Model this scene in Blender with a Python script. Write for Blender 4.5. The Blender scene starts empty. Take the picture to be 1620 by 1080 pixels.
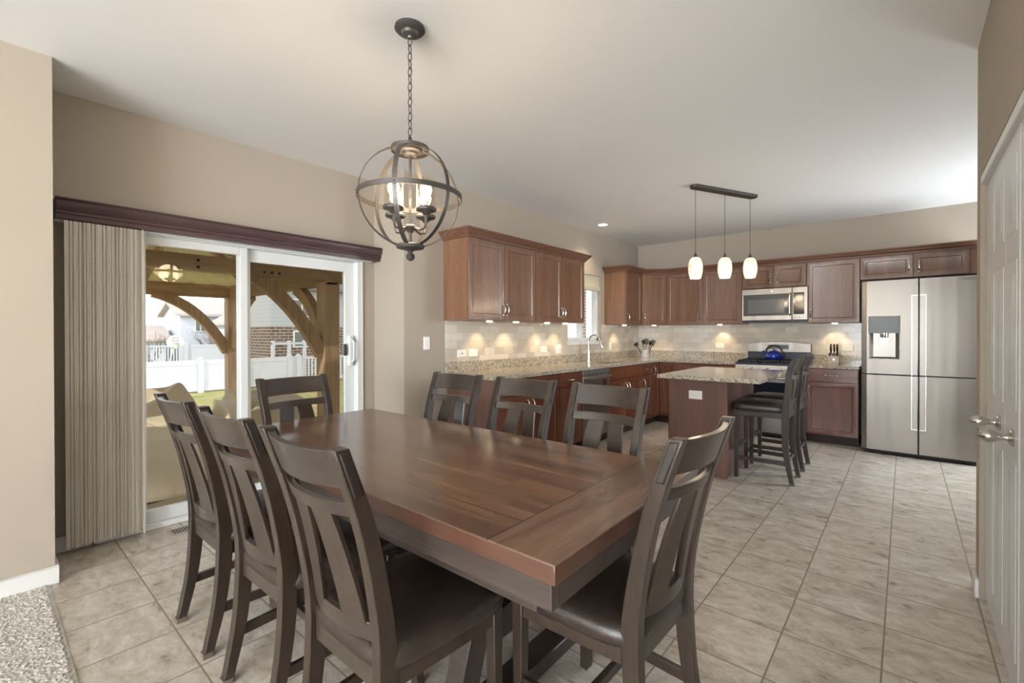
import bpy, bmesh, math, random
from mathutils import Vector, Matrix
random.seed(7)
PI = math.pi
scene = bpy.context.scene
COL = scene.collection

# ------------------------------------------------------------ camera
CAMH = 1.25
yaw, pit, rol, F, CX, CY = .7043, .0052, -.0012, 725.94, 814.57, 531.16
fw = Vector((-math.sin(yaw)*math.cos(pit), math.cos(yaw)*math.cos(pit), -math.sin(pit)))
rt0 = Vector((math.cos(yaw), math.sin(yaw), 0)); up0 = rt0.cross(fw)
rt = rt0*math.cos(rol) + up0*math.sin(rol); up = -rt0*math.sin(rol) + up0*math.cos(rol)
cam = bpy.data.cameras.new('camera'); camo = bpy.data.objects.new('camera', cam); COL.objects.link(camo)
cam.sensor_fit = 'HORIZONTAL'; cam.sensor_width = 36; cam.lens = F/1620*36
cam.shift_x = (810-CX)/1620; cam.shift_y = (CY-540)/1620
cam.clip_start = .02; cam.clip_end = 300
camo.matrix_world = Matrix(((rt.x, up.x, -fw.x, 0), (rt.y, up.y, -fw.y, 0), (rt.z, up.z, -fw.z, CAMH), (0, 0, 0, 1)))
scene.camera = camo

# ------------------------------------------------------------ world, sun, window fill lamps, exposure
w = bpy.data.worlds.new('world'); scene.world = w; w.use_nodes = True
nt = w.node_tree; nt.nodes.clear()
sky = nt.nodes.new('ShaderNodeTexSky'); sky.sky_type = 'NISHITA'; sky.sun_disc = False
sky.sun_elevation = math.radians(38); sky.sun_rotation = math.radians(60); sky.air_density = .9; sky.dust_density = .5; sky.ozone_density = 1.2
hs = nt.nodes.new('ShaderNodeHueSaturation'); hs.inputs['Saturation'].default_value = .45
bg = nt.nodes.new('ShaderNodeBackground'); bg.inputs['Strength'].default_value = .37
wo = nt.nodes.new('ShaderNodeOutputWorld')
nt.links.new(sky.outputs[0], hs.inputs['Color']); nt.links.new(hs.outputs[0], bg.inputs[0]); nt.links.new(bg.outputs[0], wo.inputs[0])

def light(name, kind, loc, power, color=(1, 1, 1), size=.1, size_y=None, rot=(0, 0, 0), **kw):
    l = bpy.data.lights.new(name, kind); l.energy = power; l.color = color
    if kind == 'AREA':
        l.shape = 'RECTANGLE' if size_y else 'SQUARE'; l.size = size
        if size_y: l.size_y = size_y
    elif kind == 'SUN': l.angle = math.radians(.6)
    else: l.shadow_soft_size = size
    for k, v in kw.items(): setattr(l, k, v)
    o = bpy.data.objects.new(name, l); COL.objects.link(o); o.location = loc; o.rotation_euler = rot
    return o
sd = Vector((-.26, .78, -.55))            # direction the sunlight travels
so = light('sun', 'SUN', (0, 0, 20), 2.4, (1, .95, .87)); so.rotation_euler = sd.to_track_quat('-Z', 'Y').to_euler()
FILL_COL = (.85, .925, 1.0)
for dx, pw, pb_ in ((-.9, 140, 1000), (.8, 250, 2000), (2.4, 290, 2600)):     # added fill lamps, stronger than the sky, at unseen windows behind the camera
    light('window_fill', 'AREA', (dx, -6.93, 1.35), pw, FILL_COL, 1.5, 2.0, (PI/2, 0, 0))
    light('carpet_bounce_fill', 'AREA', (dx, -6.9, 1.5), pb_, (.87, .94, 1), 1.4, 1.6, (math.radians(38), 0, 0), spread=math.radians(40))  # added fill aimed down at the carpet so its bounce lifts the ceiling
light('window_fill', 'AREA', (1.66, 5.95, 1.4), 62, FILL_COL, 1.3, 1.6, (0, PI/2, 0))  # added fill lamp at an unseen window to brighten the kitchen
scene.view_settings.view_transform = 'Standard'; scene.view_settings.look = 'None'
scene.view_settings.exposure = .38; scene.view_settings.gamma = 1.0; scene.view_settings.use_curve_mapping = False

# ------------------------------------------------------------ materials
def rgb(r, g, b):   # sRGB 0-255 to linear
    f = lambda c: (c/255/12.92) if c <= 10 else ((c/255+.055)/1.055)**2.4
    return (f(r), f(g), f(b), 1)
MATS = {}
class NT:
    def __init__(s, name):
        s.m = bpy.data.materials.new(name); s.m.use_nodes = True; s.t = s.m.node_tree; s.b = s.t.nodes['Principled BSDF']; MATS[name] = s.m
    def n(s, typ, **kw):
        n = s.t.nodes.new('ShaderNode'+typ)
        for k, v in kw.items():
            if k.startswith('i_'):
                n.inputs[k[2:].replace('_', ' ')].default_value = v
            else: setattr(n, k, v)
        return n
    def l(s, a, b): s.t.links.new(a, b)
    def coord(s, scale=(1, 1, 1), loc=(0, 0, 0), rot=(0, 0, 0), out='Object'):
        c = s.n('TexCoord'); mp = s.n('Mapping'); mp.inputs['Scale'].default_value = scale; mp.inputs['Location'].default_value = loc; mp.inputs['Rotation'].default_value = rot
        s.l(c.outputs[out], mp.inputs[0]); return mp.outputs[0]
    def noise(s, vec, scale=5, detail=4, rough=.55, dist=0):
        n = s.n('TexNoise'); n.inputs['Scale'].default_value = scale; n.inputs['Detail'].default_value = detail; n.inputs['Roughness'].default_value = rough; n.inputs['Distortion'].default_value = dist
        s.l(vec, n.inputs['Vector']); return n.outputs['Fac']
    def ramp(s, fac, stops):
        r = s.n('ValToRGB'); e = r.color_ramp.elements
        while len(e) < len(stops): e.new(.5)
        for k, (p, c) in enumerate(stops): e[k].position = p; e[k].color = c
        s.l(fac, r.inputs[0]); return r.outputs[0]
    def mix(s, fac, a, b, mode='MIX'):
        m = s.n('Mix', data_type='RGBA', blend_type=mode)
        for val, idx in ((fac, 0), (a, 6), (b, 7)):
            if hasattr(val, 'links'): s.l(val, m.inputs[idx])
            else: m.inputs[idx].default_value = val
        return m.outputs[2]
    def bump(s, h, strength=.2, dist=.01):
        b = s.n('Bump'); b.inputs['Strength'].default_value = strength; b.inputs['Distance'].default_value = dist
        s.l(h, b.inputs['Height']); s.l(b.outputs[0], s.b.inputs['Normal'])
    def math(s, op, a, b=None):
        m = s.n('Math', operation=op)
        for val, i in ((a, 0), (b, 1)):
            if val is None: continue
            if hasattr(val, 'links'): s.l(val, m.inputs[i])
            else: m.inputs[i].default_value = val
        return m.outputs[0]
    def set(s, col=None, rough=None, metal=None, spec=None, **kw):
        B = s.b
        for key, val in (('Base Color', col), ('Roughness', rough), ('Metallic', metal), ('Specular IOR Level', spec)):
            if val is None: continue
            if hasattr(val, 'links'): s.l(val, B.inputs[key])
            else: B.inputs[key].default_value = val
        for k, v in kw.items(): B.inputs[k.replace('_', ' ')].default_value = v
        return s.m

def plain(name, col, rough=.5, metal=0, var=.04, nscale=8, bump=0, bscale=60, **kw):
    t = NT(name); v = t.coord()
    f = t.noise(v, nscale, 3)
    dk = tuple(c*(1-var) for c in col[:3])+(1,); lt = tuple(min(1, c*(1+var)) for c in col[:3])+(1,)
    c = t.ramp(f, [(.3, dk), (.7, lt)])
    if bump: t.bump(t.noise(v, bscale, 4), bump, .004)
    return t.set(c, rough, metal, **kw)

def wood(name, base, dark, axis='z', rough=.35, grain=30, fig=2.5, coat=0, bump=.05, streak=.5):
    t = NT(name)
    long = {'x': (.06, 1, 1), 'y': (1, .06, 1), 'z': (1, 1, .06)}[axis]
    v = t.coord(long)
    info = t.n('ObjectInfo'); add = t.n('VectorMath', operation='ADD'); sc = t.n('VectorMath', operation='SCALE'); 
    comb = t.n('CombineXYZ'); t.l(info.outputs['Random'], comb.inputs[0]); t.l(info.outputs['Random'], comb.inputs[1]); t.l(info.outputs['Random'], comb.inputs[2])
    t.l(comb.outputs[0], sc.inputs[0]); sc.inputs['Scale'].default_value = 7.0
    t.l(v, add.inputs[0]); t.l(sc.outputs[0], add.inputs[1]); vv = add.outputs[0]
    g = t.noise(vv, grain*4, 4, .6, .3); f = t.noise(vv, fig*3, 3, .5, 1.2)
    mixv = t.math('ADD', t.math('MULTIPLY', g, streak), t.math('MULTIPLY', f, 1-streak))
    c = t.ramp(mixv, [(.36, dark), (.62, base)])
    t.bump(g, bump, .002)
    return t.set(c, rough, 0, Coat_Weight=coat, Coat_Roughness=.12)

plain('wall_paint', rgb(172, 161, 146), .85, var=.012, nscale=1.5, bump=.04, bscale=250)
plain('ceiling_paint', rgb(238, 237, 235), .9, var=.008, nscale=1, bump=.03, bscale=200)
plain('trim_white', rgb(226, 225, 221), .35, var=.01)
plain('door_white', rgb(222, 222, 221), .33, var=.01)
plain('vinyl_white', rgb(224, 226, 224), .38, var=.01)
t = NT('blind_vinyl'); t.set(rgb(244, 241, 235), .5)
tl = t.n('BsdfTranslucent'); tl.inputs[0].default_value = rgb(250, 246, 238); mx = t.n('MixShader'); mx.inputs[0].default_value = .55
t.l(t.b.outputs[0], mx.inputs[1]); t.l(tl.outputs[0], mx.inputs[2]); t.l(mx.outputs[0], t.t.nodes['Material Output'].inputs[0])
plain('valance_paint', rgb(76, 57, 57), .35, var=.12, nscale=12)
plain('dark_bronze', rgb(86, 81, 77), .45, .55, var=.1, nscale=30)
plain('black_plastic', rgb(24, 24, 26), .4, var=.05)
plain('black_iron', rgb(30, 30, 32), .55, var=.1, bump=.1)
plain('chrome', rgb(215, 212, 208), .18, 1, var=.02)
plain('nickel', rgb(200, 195, 188), .26, 1, var=.03)
plain('plate_white', rgb(236, 233, 226), .35, var=.01)
plain('slot_dark', rgb(70, 66, 60), .5)
plain('crock_white', rgb(226, 222, 212), .35, var=.03)
plain('fabric_shade', rgb(186, 182, 166), .9, var=.05, nscale=30, bump=.1, bscale=300)
plain('kettle_blue', rgb(22, 52, 150), .12, 0, var=.06, Coat_Weight=.6)
plain('knife_block_mat', rgb(206, 196, 180), .5, var=.06, nscale=20)
plain('range_dark', rgb(44, 48, 62), .28, 0, var=.06)
plain('patio_concrete', rgb(176, 158, 126), .85, var=.1, nscale=2.2, bump=.15, bscale=80)
plain('tarp_tan', rgb(222, 208, 180), .8, var=.05, nscale=3, bump=.25, bscale=14)
plain('tarp_white', rgb(222, 216, 204), .75, var=.05, nscale=3, bump=.15, bscale=25)
plain('fence_vinyl', rgb(204, 206, 210), .5, var=.02, nscale=1.5)
plain('siding_grey', rgb(176, 180, 184), .7, var=.03)
plain('siding_pale', rgb(206, 210, 216), .7, var=.03)
plain('roof_tan', rgb(190, 178, 166), .9, var=.1, nscale=14, bump=.2, bscale=30)
plain('roof_dark', rgb(120, 118, 118), .9, var=.1, nscale=14)
plain('bark', rgb(120, 98, 80), .9, var=.2, nscale=20)
plain('metal_roof', rgb(226, 221, 184), .5, .1, var=.05)
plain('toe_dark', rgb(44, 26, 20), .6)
plain('led_grey', rgb(112, 115, 113), .4, 0, var=.03)
plain('gasket_dark', rgb(22, 22, 28), .6)
plain('vent_metal', rgb(176, 168, 156), .45, .4)
plain('chair_inlay', rgb(36, 29, 24), .4)
plain('felt', rgb(104, 88, 80), .9)
wood('cabinet_wood_v', rgb(130, 94, 70), rgb(98, 67, 49), 'z', .32, 26, coat=.25)
wood('cabinet_wood_h', rgb(130, 94, 70), rgb(98, 67, 49), 'x', .32, 26, coat=.25)
wood('cabinet_side_v', rgb(140, 103, 78), rgb(112, 78, 58), 'z', .35, 26, coat=.2)
wood('base_wood_v', rgb(116, 68, 45), rgb(84, 46, 30), 'z', .3, 26, coat=.25)
wood('base_wood_h', rgb(116, 68, 45), rgb(84, 46, 30), 'x', .3, 26, coat=.25)
wood('island_wood_glare', rgb(116, 86, 76), rgb(100, 72, 64), 'z', .3, 26, coat=.3)  # pinkish glare on the panels is mixed into this wood colour
wood('crown_wood', rgb(122, 86, 66), rgb(92, 62, 47), 'x', .35, 26)
wood('crown_wood_y', rgb(122, 86, 66), rgb(92, 62, 47), 'y', .35, 26)
wood('chair_wood', rgb(56, 44, 34), rgb(37, 29, 23), 'z', .34, 30, coat=.2, streak=.6)
wood('chair_wood_x', rgb(60, 50, 42), rgb(40, 33, 28), 'x', .32, 30, coat=.25, streak=.6)
wood('table_apron', rgb(70, 60, 54), rgb(52, 43, 38), 'x', .38, 30, coat=.1)
wood('table_edge', rgb(84, 55, 42), rgb(62, 40, 31), 'x', .3, 22, coat=.3)
wood('cedar', rgb(192, 162, 126), rgb(160, 131, 98), 'z', .75, 12, bump=.15)
wood('cedar_y', rgb(192, 162, 126), rgb(160, 131, 98), 'y', .75, 12, bump=.15)
wood('cedar_x', rgb(192, 162, 126), rgb(160, 131, 98), 'x', .75, 12, bump=.15)

# leather
t = NT('leather'); v = t.coord(); vo = t.n('TexVoronoi'); vo.inputs['Scale'].default_value = 420; t.l(v, vo.inputs['Vector'])
t.bump(t.math('ADD', vo.outputs['Distance'], t.noise(v, 60, 3)), .35, .0012)
t.set(t.ramp(t.noise(v, 9, 3), [(.3, rgb(42, 34, 29)), (.7, rgb(54, 44, 37))]), .31)

# brushed steel
def steel(name, col, rough, sc=(2, 2, 260)):
    t = NT(name); v = t.coord(sc); n = t.noise(v, 3, 3)
    wv = t.noise(t.coord((1.4, 1.4, .12)), 4.5, 1)
    t.bump(t.math('ADD', t.math('MULTIPLY', n, .03), wv), .16, .05)
    c = t.ramp(n, [(.2, tuple(x*.92 for x in col[:3])+(1,)), (.8, col)])
    t.set(c, t.math('ADD', t.math('MULTIPLY', n, .05), rough), 1, Anisotropic=.5)
steel('steel', rgb(142, 135, 127), .33)
steel('steel_soft', rgb(160, 155, 148), .34)

# granite
t = NT('granite'); v = t.coord(); vo = t.n('TexVoronoi'); vo.inputs['Scale'].default_value = 95; t.l(v, vo.inputs['Vector'])
n1 = t.noise(v, 55, 5, .7); n2 = t.noise(v, 12, 3)
c = t.ramp(n1, [(.40, rgb(58, 50, 44)), (.47, rgb(130, 116, 98)), (.53, rgb(186, 176, 158)), (.62, rgb(214, 207, 194))])
sep = t.n('SeparateColor'); t.l(vo.outputs['Color'], sep.inputs[0])
c2 = t.ramp(sep.outputs[0], [(.0, rgb(48, 42, 38)), (.25, rgb(140, 124, 102)), (.5, rgb(196, 186, 168)), (1, rgb(214, 207, 192))])
c3 = t.mix(.5, c, c2)
t.set(t.mix(t.math('MULTIPLY', n2, .3), c3, rgb(170, 154, 128)), .1)

# floor tile
TG, TX, TY = .3258, -.0626, .545
t = NT('floor_tile'); v = t.coord((1, 1, 1), (-TX+TG*40, -TY+TG*40, 0))
br = t.n('TexBrick', offset=0.0, squash=1.0); br.inputs['Scale'].default_value = 1.0
br.inputs['Mortar Size'].default_value = .0032; br.inputs['Mortar Smooth'].default_value = .1; br.inputs['Brick Width'].default_value = TG; br.inputs['Row Height'].default_value = TG
br.inputs['Color1'].default_value = (0, 0, 0, 1); br.inputs['Color2'].default_value = (1, 1, 1, 1); br.inputs['Mortar'].default_value = (.5, .5, .5, 1); br.inputs['Bias'].default_value = 0
t.l(v, br.inputs['Vector'])
off = t.n('VectorMath', operation='MULTIPLY_ADD'); t.l(br.outputs['Color'], off.inputs[0]); off.inputs[1].default_value = (7.3, 3.1, 5.7); t.l(t.coord((.8, 1.3, 1)), off.inputs[2])
vv = off.outputs[0]
nA = t.noise(vv, 3.2, 6, .62, .9); nB = t.noise(vv, 11, 8, .78, .6); nC = t.noise(vv, 1.4, 3)
c = t.ramp(nA, [(.34, rgb(148, 135, 118)), (.44, rgb(180, 170, 156)), (.52, rgb(210, 203, 192)), (.64, rgb(178, 167, 153))])
veins = t.ramp(nB, [(.38, rgb(128, 112, 94)), (.46, rgb(178, 167, 151)), (.53, rgb(202, 194, 182)), (.62, rgb(232, 227, 219))])
c = t.mix(.5, c, veins)
c = t.mix(t.math('MULTIPLY', nC, .35), c, rgb(180, 166, 146), 'MIX')
c = t.mix(br.outputs['Fac'], c, rgb(138, 126, 114))
h = t.math('SUBTRACT', t.math('MULTIPLY', nB, .12), br.outputs['Fac'])
t.bump(h, .35, .002)
t.set(c, t.math('ADD', t.math('MULTIPLY', nB, .14), t.math('ADD', t.math('MULTIPLY', br.outputs['Fac'], .4), .22)))

# backsplash tile (uses generated-like coordinates: x along the wall, y = height)
def backsplash(name, rot):
    t = NT(name); tc = t.n('TexCoord'); sp = t.n('SeparateXYZ'); t.l(tc.outputs['Object'], sp.inputs[0]); cb = t.n('CombineXYZ')
    t.l(sp.outputs[rot], cb.inputs[0]); t.l(sp.outputs[2], cb.inputs[1]); v = cb.outputs[0]
    br = t.n('TexBrick', offset=.5); br.inputs['Scale'].default_value = 1
    br.inputs['Mortar Size'].default_value = .0011; br.inputs['Brick Width'].default_value = .148; br.inputs['Row Height'].default_value = .074
    br.inputs['Color1'].default_value = (0, 0, 0, 1); br.inputs['Color2'].default_value = (1, 1, 1, 1); br.inputs['Mortar'].default_value = (.5, .5, .5, 1)
    t.l(v, br.inputs['Vector'])
    c = t.ramp(br.outputs['Color'], [(0, rgb(184, 173, 156)), (1, rgb(222, 214, 200))])
    c = t.mix(t.math('MULTIPLY', t.noise(v, 18, 5, .7, 1.5), .6), c, rgb(202, 192, 174))
    c = t.mix(br.outputs['Fac'], c, rgb(176, 166, 148))
    tl = t.noise(v, 2.2, 1); t.bump(t.math('SUBTRACT', t.math('ADD', t.math('MULTIPLY', br.outputs['Color'], .6), t.math('MULTIPLY', t.noise(v, 30, 2), .5)), br.outputs['Fac']), .35, .002)
    t.set(c, .16)
backsplash('backsplash_x', 0); backsplash('backsplash_y', 1)

# tabletop walnut with border boards, seams and matched veneer fields
TBX, TBY = 1.045, .464
def tabletop_mat():
    t = NT('tabletop'); tc = t.n('TexCoord'); sp = t.n('SeparateXYZ'); t.l(tc.outputs['Object'], sp.inputs[0]); X, Y = sp.outputs[0], sp.outputs[1]
    grooves = []
    def line(c, pos, wd=.0022):
        return t.math('LESS_THAN', t.math('ABSOLUTE', t.math('SUBTRACT', c, pos)), wd)
    inx = t.math('LESS_THAN', t.math('ABSOLUTE', X), .848)
    g = line(t.math('ABSOLUTE', X), .848)
    for xx in (.18, -.235): g = t.math('MAXIMUM', g, line(X, xx, .0018))
    for yy in (.325, -.325): g = t.math('MAXIMUM', g, t.math('MULTIPLY', inx, line(Y, yy)))
    g = t.math('MAXIMUM', g, t.math('MULTIPLY', t.math('MULTIPLY', inx, line(Y, .0, .0012)), t.math('LESS_THAN', t.math('ABSOLUTE', t.math('ADD', X, .028)), .207)))
    # plank index
    py = t.math('FLOOR', t.math('DIVIDE', t.math('ADD', Y, 2.0), .1085)); px = t.math('FLOOR', t.math('DIVIDE', t.math('ADD', X, t.math('MULTIPLY', py, .61)), .5))
    wn = t.n('TexWhiteNoise', noise_dimensions='2D'); cb = t.n('CombineXYZ'); t.l(px, cb.inputs[0]); t.l(py, cb.inputs[1]); t.l(cb.outputs[0], wn.inputs['Vector'])
    gx = t.coord((.12, 1.6, 1)); ad = t.n('VectorMath', operation='MULTIPLY_ADD'); t.l(wn.outputs['Color'], ad.inputs[0]); ad.inputs[1].default_value = (4, 4, 4); t.l(gx, ad.inputs[2])
    gy = t.coord((1.6, .22, 1), (3, 1, 0))
    mv = t.n('Mix', data_type='VECTOR'); t.l(inx, mv.inputs[0]); t.l(gy, mv.inputs[4]); t.l(ad.outputs[0], mv.inputs[5]); vec = mv.outputs[1]
    n = t.noise(vec, 6, 4, .5, 1.0); nf = t.noise(vec, 60, 2)
    m = t.math('ADD', t.math('MULTIPLY', n, .8), t.math('MULTIPLY', nf, .2))
    c = t.ramp(m, [(.3, rgb(84, 61, 48)), (.5, rgb(112, 84, 66)), (.7, rgb(132, 101, 80))])
    hv = t.ramp(wn.outputs['Value'], [(0, (.80, .75, .72, 1)), (1, (1.0, 1.0, 1.0, 1))])
    c = t.mix(t.math('MULTIPLY', inx, .85), c, hv, 'MULTIPLY')
    c = t.mix(g, c, rgb(34, 22, 18))
    t.bump(t.math('SUBTRACT', t.math('MULTIPLY', nf, .15), g), .25, .0015)
    t.set(c, t.math('ADD', t.math('MULTIPLY', nf, .1), .17), Coat_Weight=.3, Coat_Roughness=.12)
tabletop_mat()

# carpet, grass
t = NT('carpet_pile'); v = t.coord(); n = t.noise(v, 90, 6, .8); n2 = t.noise(v, 14, 3)
t.bump(t.math('ADD', n, t.math('MULTIPLY', n2, .6)), .8, .012)
t.set(t.ramp(n, [(.3, rgb(192, 184, 174)), (.6, rgb(224, 217, 208))]), .95)
t = NT('lawn'); v = t.coord(); n = t.noise(v, 1.5, 6, .7)
t.set(t.ramp(n, [(.35, rgb(128, 138, 70)), (.65, rgb(190, 168, 112))]), .95)
# brick, siding
t = NT('house_brick'); tc = t.n('TexCoord'); sp = t.n('SeparateXYZ'); t.l(tc.outputs['Object'], sp.inputs[0]); cb = t.n('CombineXYZ')
t.l(t.math('ADD', sp.outputs[0], sp.outputs[1]), cb.inputs[0]); t.l(sp.outputs[2], cb.inputs[1]); v = cb.outputs[0]; br = t.n('TexBrick'); br.inputs['Scale'].default_value = 1
br.inputs['Brick Width'].default_value = .34; br.inputs['Row Height'].default_value = .12; br.inputs['Mortar Size'].default_value = .016
br.inputs['Color1'].default_value = rgb(98, 78, 66); br.inputs['Color2'].default_value = rgb(124, 104, 92); br.inputs['Mortar'].default_value = rgb(176, 168, 158)
t.l(v, br.inputs['Vector']); t.set(br.outputs['Color'], .9)
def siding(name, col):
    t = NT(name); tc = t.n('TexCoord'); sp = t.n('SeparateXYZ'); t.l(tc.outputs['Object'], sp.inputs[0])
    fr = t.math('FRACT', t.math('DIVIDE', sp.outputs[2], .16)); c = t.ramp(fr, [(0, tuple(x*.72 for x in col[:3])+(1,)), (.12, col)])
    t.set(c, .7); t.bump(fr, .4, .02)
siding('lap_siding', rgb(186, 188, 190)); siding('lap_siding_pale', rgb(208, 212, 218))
# glass
def glassmat(name, tint=(1, 1, 1, 1), refl=.0):
    m = bpy.data.materials.new(name); m.use_nodes = True; t = m.node_tree; t.nodes.clear(); MATS[name] = m
    o = t.nodes.new('ShaderNodeOutputMaterial'); mx = t.nodes.new('ShaderNodeMixShader'); tr = t.nodes.new('ShaderNodeBsdfTransparent'); gl = t.nodes.new('ShaderNodeBsdfGlossy'); fr = t.nodes.new('ShaderNodeFresnel')
    fr.inputs['IOR'].default_value = 1.45; tr.inputs[0].default_value = tint; gl.inputs['Roughness'].default_value = .01
    ge = t.nodes.new('ShaderNodeNewGeometry'); iv = t.nodes.new('ShaderNodeMath'); iv.operation = 'SUBTRACT'; iv.inputs[0].default_value = 1; t.links.new(ge.outputs['Backfacing'], iv.inputs[1])
    ml = t.nodes.new('ShaderNodeMath'); ml.operation = 'MULTIPLY'; t.links.new(fr.outputs[0], ml.inputs[0]); t.links.new(iv.outputs[0], ml.inputs[1]); t.links.new(ml.outputs[0], mx.inputs[0]); t.links.new(tr.outputs[0], mx.inputs[1]); t.links.new(gl.outputs[0], mx.inputs[2]); t.links.new(mx.outputs[0], o.inputs[0])
glassmat('pane_glass'); glassmat('screen_glass', (.80, .79, .76, 1)); glassmat('seeded_glass', (.97, .95, .9, 1))
def emit(name, col, s):
    m = bpy.data.materials.new(name); m.use_nodes = True; t = m.node_tree; t.nodes.clear(); MATS[name] = m
    o = t.nodes.new('ShaderNodeOutputMaterial'); e = t.nodes.new('ShaderNodeEmission'); e.inputs[0].default_value = col; e.inputs[1].default_value = s; t.links.new(e.outputs[0], o.inputs[0])
emit('bulb_glow', (1, .72, .42, 1), 14); emit('puck_glow', (1, .82, .6, 1), 6); emit('can_glow', (1, .9, .78, 1), 5)
t = NT('alabaster'); v = t.coord(); n = t.noise(v, 9, 4, .6, 3)
c = t.ramp(n, [(.4, rgb(238, 196, 150)), (.47, rgb(255, 236, 214))]); t.set(c, .3)
t.l(c, t.b.inputs['Emission Color']); t.b.inputs['Emission Strength'].default_value = .42
# dark oven glass / microwave glass
plain('oven_glass', rgb(30, 34, 46), .08, 0, var=.02)
plain('mw_glass', rgb(70, 72, 74), .08, 0, var=.02)
plain('mw_inner', rgb(96, 98, 98), .15, 0, var=.02)

# ------------------------------------------------------------ mesh helpers
class MB:
    def __init__(s): s.bm = bmesh.new()
    def box(s, x0, x1, y0, y1, z0, z1, M=None):
        vs = [s.bm.verts.new(Vector(p) if M is None else M @ Vector(p)) for p in ((x0, y0, z0), (x1, y0, z0), (x1, y1, z0), (x0, y1, z0), (x0, y0, z1), (x1, y0, z1), (x1, y1, z1), (x0, y1, z1))]
        for f in ((0, 3, 2, 1), (4, 5, 6, 7), (0, 1, 5, 4), (1, 2, 6, 5), (2, 3, 7, 6), (3, 0, 4, 7)): s.bm.faces.new([vs[i] for i in f])
        return s
    def hexa(s, pts):   # 8 points, bottom ring then top ring
        vs = [s.bm.verts.new(p) for p in pts]
        for f in ((0, 3, 2, 1), (4, 5, 6, 7), (0, 1, 5, 4), (1, 2, 6, 5), (2, 3, 7, 6), (3, 0, 4, 7)): s.bm.faces.new([vs[i] for i in f])
        return s
    def loft(s, rings, close=True, cap=True):
        R = [[s.bm.verts.new(p) for p in r] for r in rings]
        n = len(R[0])
        for a, b in zip(R[:-1], R[1:]):
            for i in range(n if close else n-1):
                j = (i+1) % n
                try: s.bm.faces.new((a[i], a[j], b[j], b[i]))
                except ValueError: pass
        if cap and close:
            for r in (list(reversed(R[0])), R[-1]):
                try: s.bm.faces.new(r)
                except ValueError: pass
        return s
    def lathe(s, prof, c=(0, 0, 0), n=24, axis='z', cap=True):
        rings = []
        for r, h in prof:
            r = max(r, 1e-4)
            ring = []
            for k in range(n):
                a = 2*PI*k/n
                p = {'z': (r*math.cos(a), r*math.sin(a), h), 'y': (r*math.cos(a), h, -r*math.sin(a)), 'x': (h, r*math.cos(a), r*math.sin(a))}[axis]
                ring.append((c[0]+p[0], c[1]+p[1], c[2]+p[2]))
            rings.append(ring)
        return s.loft(rings, True, cap)
    def tube(s, pts, r, n=10, cap=True, flat=None):
        P = [Vector(p) for p in pts]; rs = r if isinstance(r, (list, tuple)) else [r]*len(P)
        rings = []; nrm = None
        for i, p in enumerate(P):
            tng = (P[min(i+1, len(P)-1)]-P[max(i-1, 0)]).normalized()
            if nrm is None: nrm = tng.orthogonal().normalized()
            nrm = (nrm - tng*nrm.dot(tng)).normalized(); bn = tng.cross(nrm)
            rings.append([p+(nrm*math.cos(2*PI*k/n)+bn*math.sin(2*PI*k/n))*rs[i] for k in range(n)])
        return s.loft(rings, True, cap)
    def ribbon(s, pts, side, wd, th):   # flat bar following pts; side(i)->unit width vector, thickness along normal
        P = [Vector(p) for p in pts]; rings = []
        for i, p in enumerate(P):
            tng = (P[min(i+1, len(P)-1)]-P[max(i-1, 0)]).normalized(); sv = Vector(side(i) if callable(side) else side).normalized(); nv = tng.cross(sv).normalized()
            rings.append([p+sv*wd/2+nv*th/2, p-sv*wd/2+nv*th/2, p-sv*wd/2-nv*th/2, p+sv*wd/2-nv*th/2])
        return s.loft(rings)
    def prism(s, poly, z0, z1, axis='z'):
        f = {'z': lambda a, b, h: (a, b, h), 'y': lambda a, b, h: (a, h, b), 'x': lambda a, b, h: (h, a, b)}[axis]
        return s.loft([[f(a, b, z0) for a, b in poly], [f(a, b, z1) for a, b in poly]])
    def nested(s, x0, x1, z0, z1, loops, yb=0.0):   # panel facing -y made of nested rectangles (inset, y); closes at the back plane yb
        rings = [[(x0, yb, z0), (x1, yb, z0), (x1, yb, z1), (x0, yb, z1)]]
        for ins, y in loops: rings.append([(x0+ins, y, z0+ins), (x1-ins, y, z0+ins), (x1-ins, y, z1-ins), (x0+ins, y, z1-ins)])
        return s.loft(rings)
    def build(s, name, mat, parent=None, bevel=0, seg=2, loc=None, smooth=True, ang=35):
        bm = s.bm
        bmesh.ops.recalc_face_normals(bm, faces=bm.faces)
        me = bpy.data.meshes.new(name); bm.to_mesh(me); bm.free()
        me.materials.append(MATS[mat])
        if smooth:
            me.polygons.foreach_set('use_smooth', [True]*len(me.polygons)); me.set_sharp_from_angle(angle=math.radians(ang))
        o = bpy.data.objects.new(name, me); COL.objects.link(o)
        if parent: o.parent = parent
        if loc: o.location = loc
        if bevel:
            md = o.modifiers.new('bevel', 'BEVEL'); md.width = bevel; md.segments = seg; md.limit_method = 'ANGLE'; md.angle_limit = math.radians(40); md.harden_normals = False
        return o
def thing(name, label, cat, loc=(0, 0, 0), rz=0, group=None):
    o = bpy.data.objects.new(name, None); COL.objects.link(o); o.empty_display_size = .1
    o.location = loc; o.rotation_euler = (0, 0, rz); o['label'] = label; o['category'] = cat
    if group: o['group'] = group
    return o
def tag(o, label, cat, group=None, kind=None):
    o['label'] = label; o['category'] = cat
    if group: o['group'] = group
    if kind: o['kind'] = kind
    return o
def struct(o): o['kind'] = 'structure'; return o
def copy_thing(root, loc, rz, label):
    r = root.copy(); COL.objects.link(r); r.location = loc; r.rotation_euler = (0, 0, rz); r['label'] = label
    for ch in list(root.children):
        c = ch.copy(); COL.objects.link(c); c.parent = r
        for g in list(ch.children):
            d = g.copy(); COL.objects.link(d); d.parent = c
    return r

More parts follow.
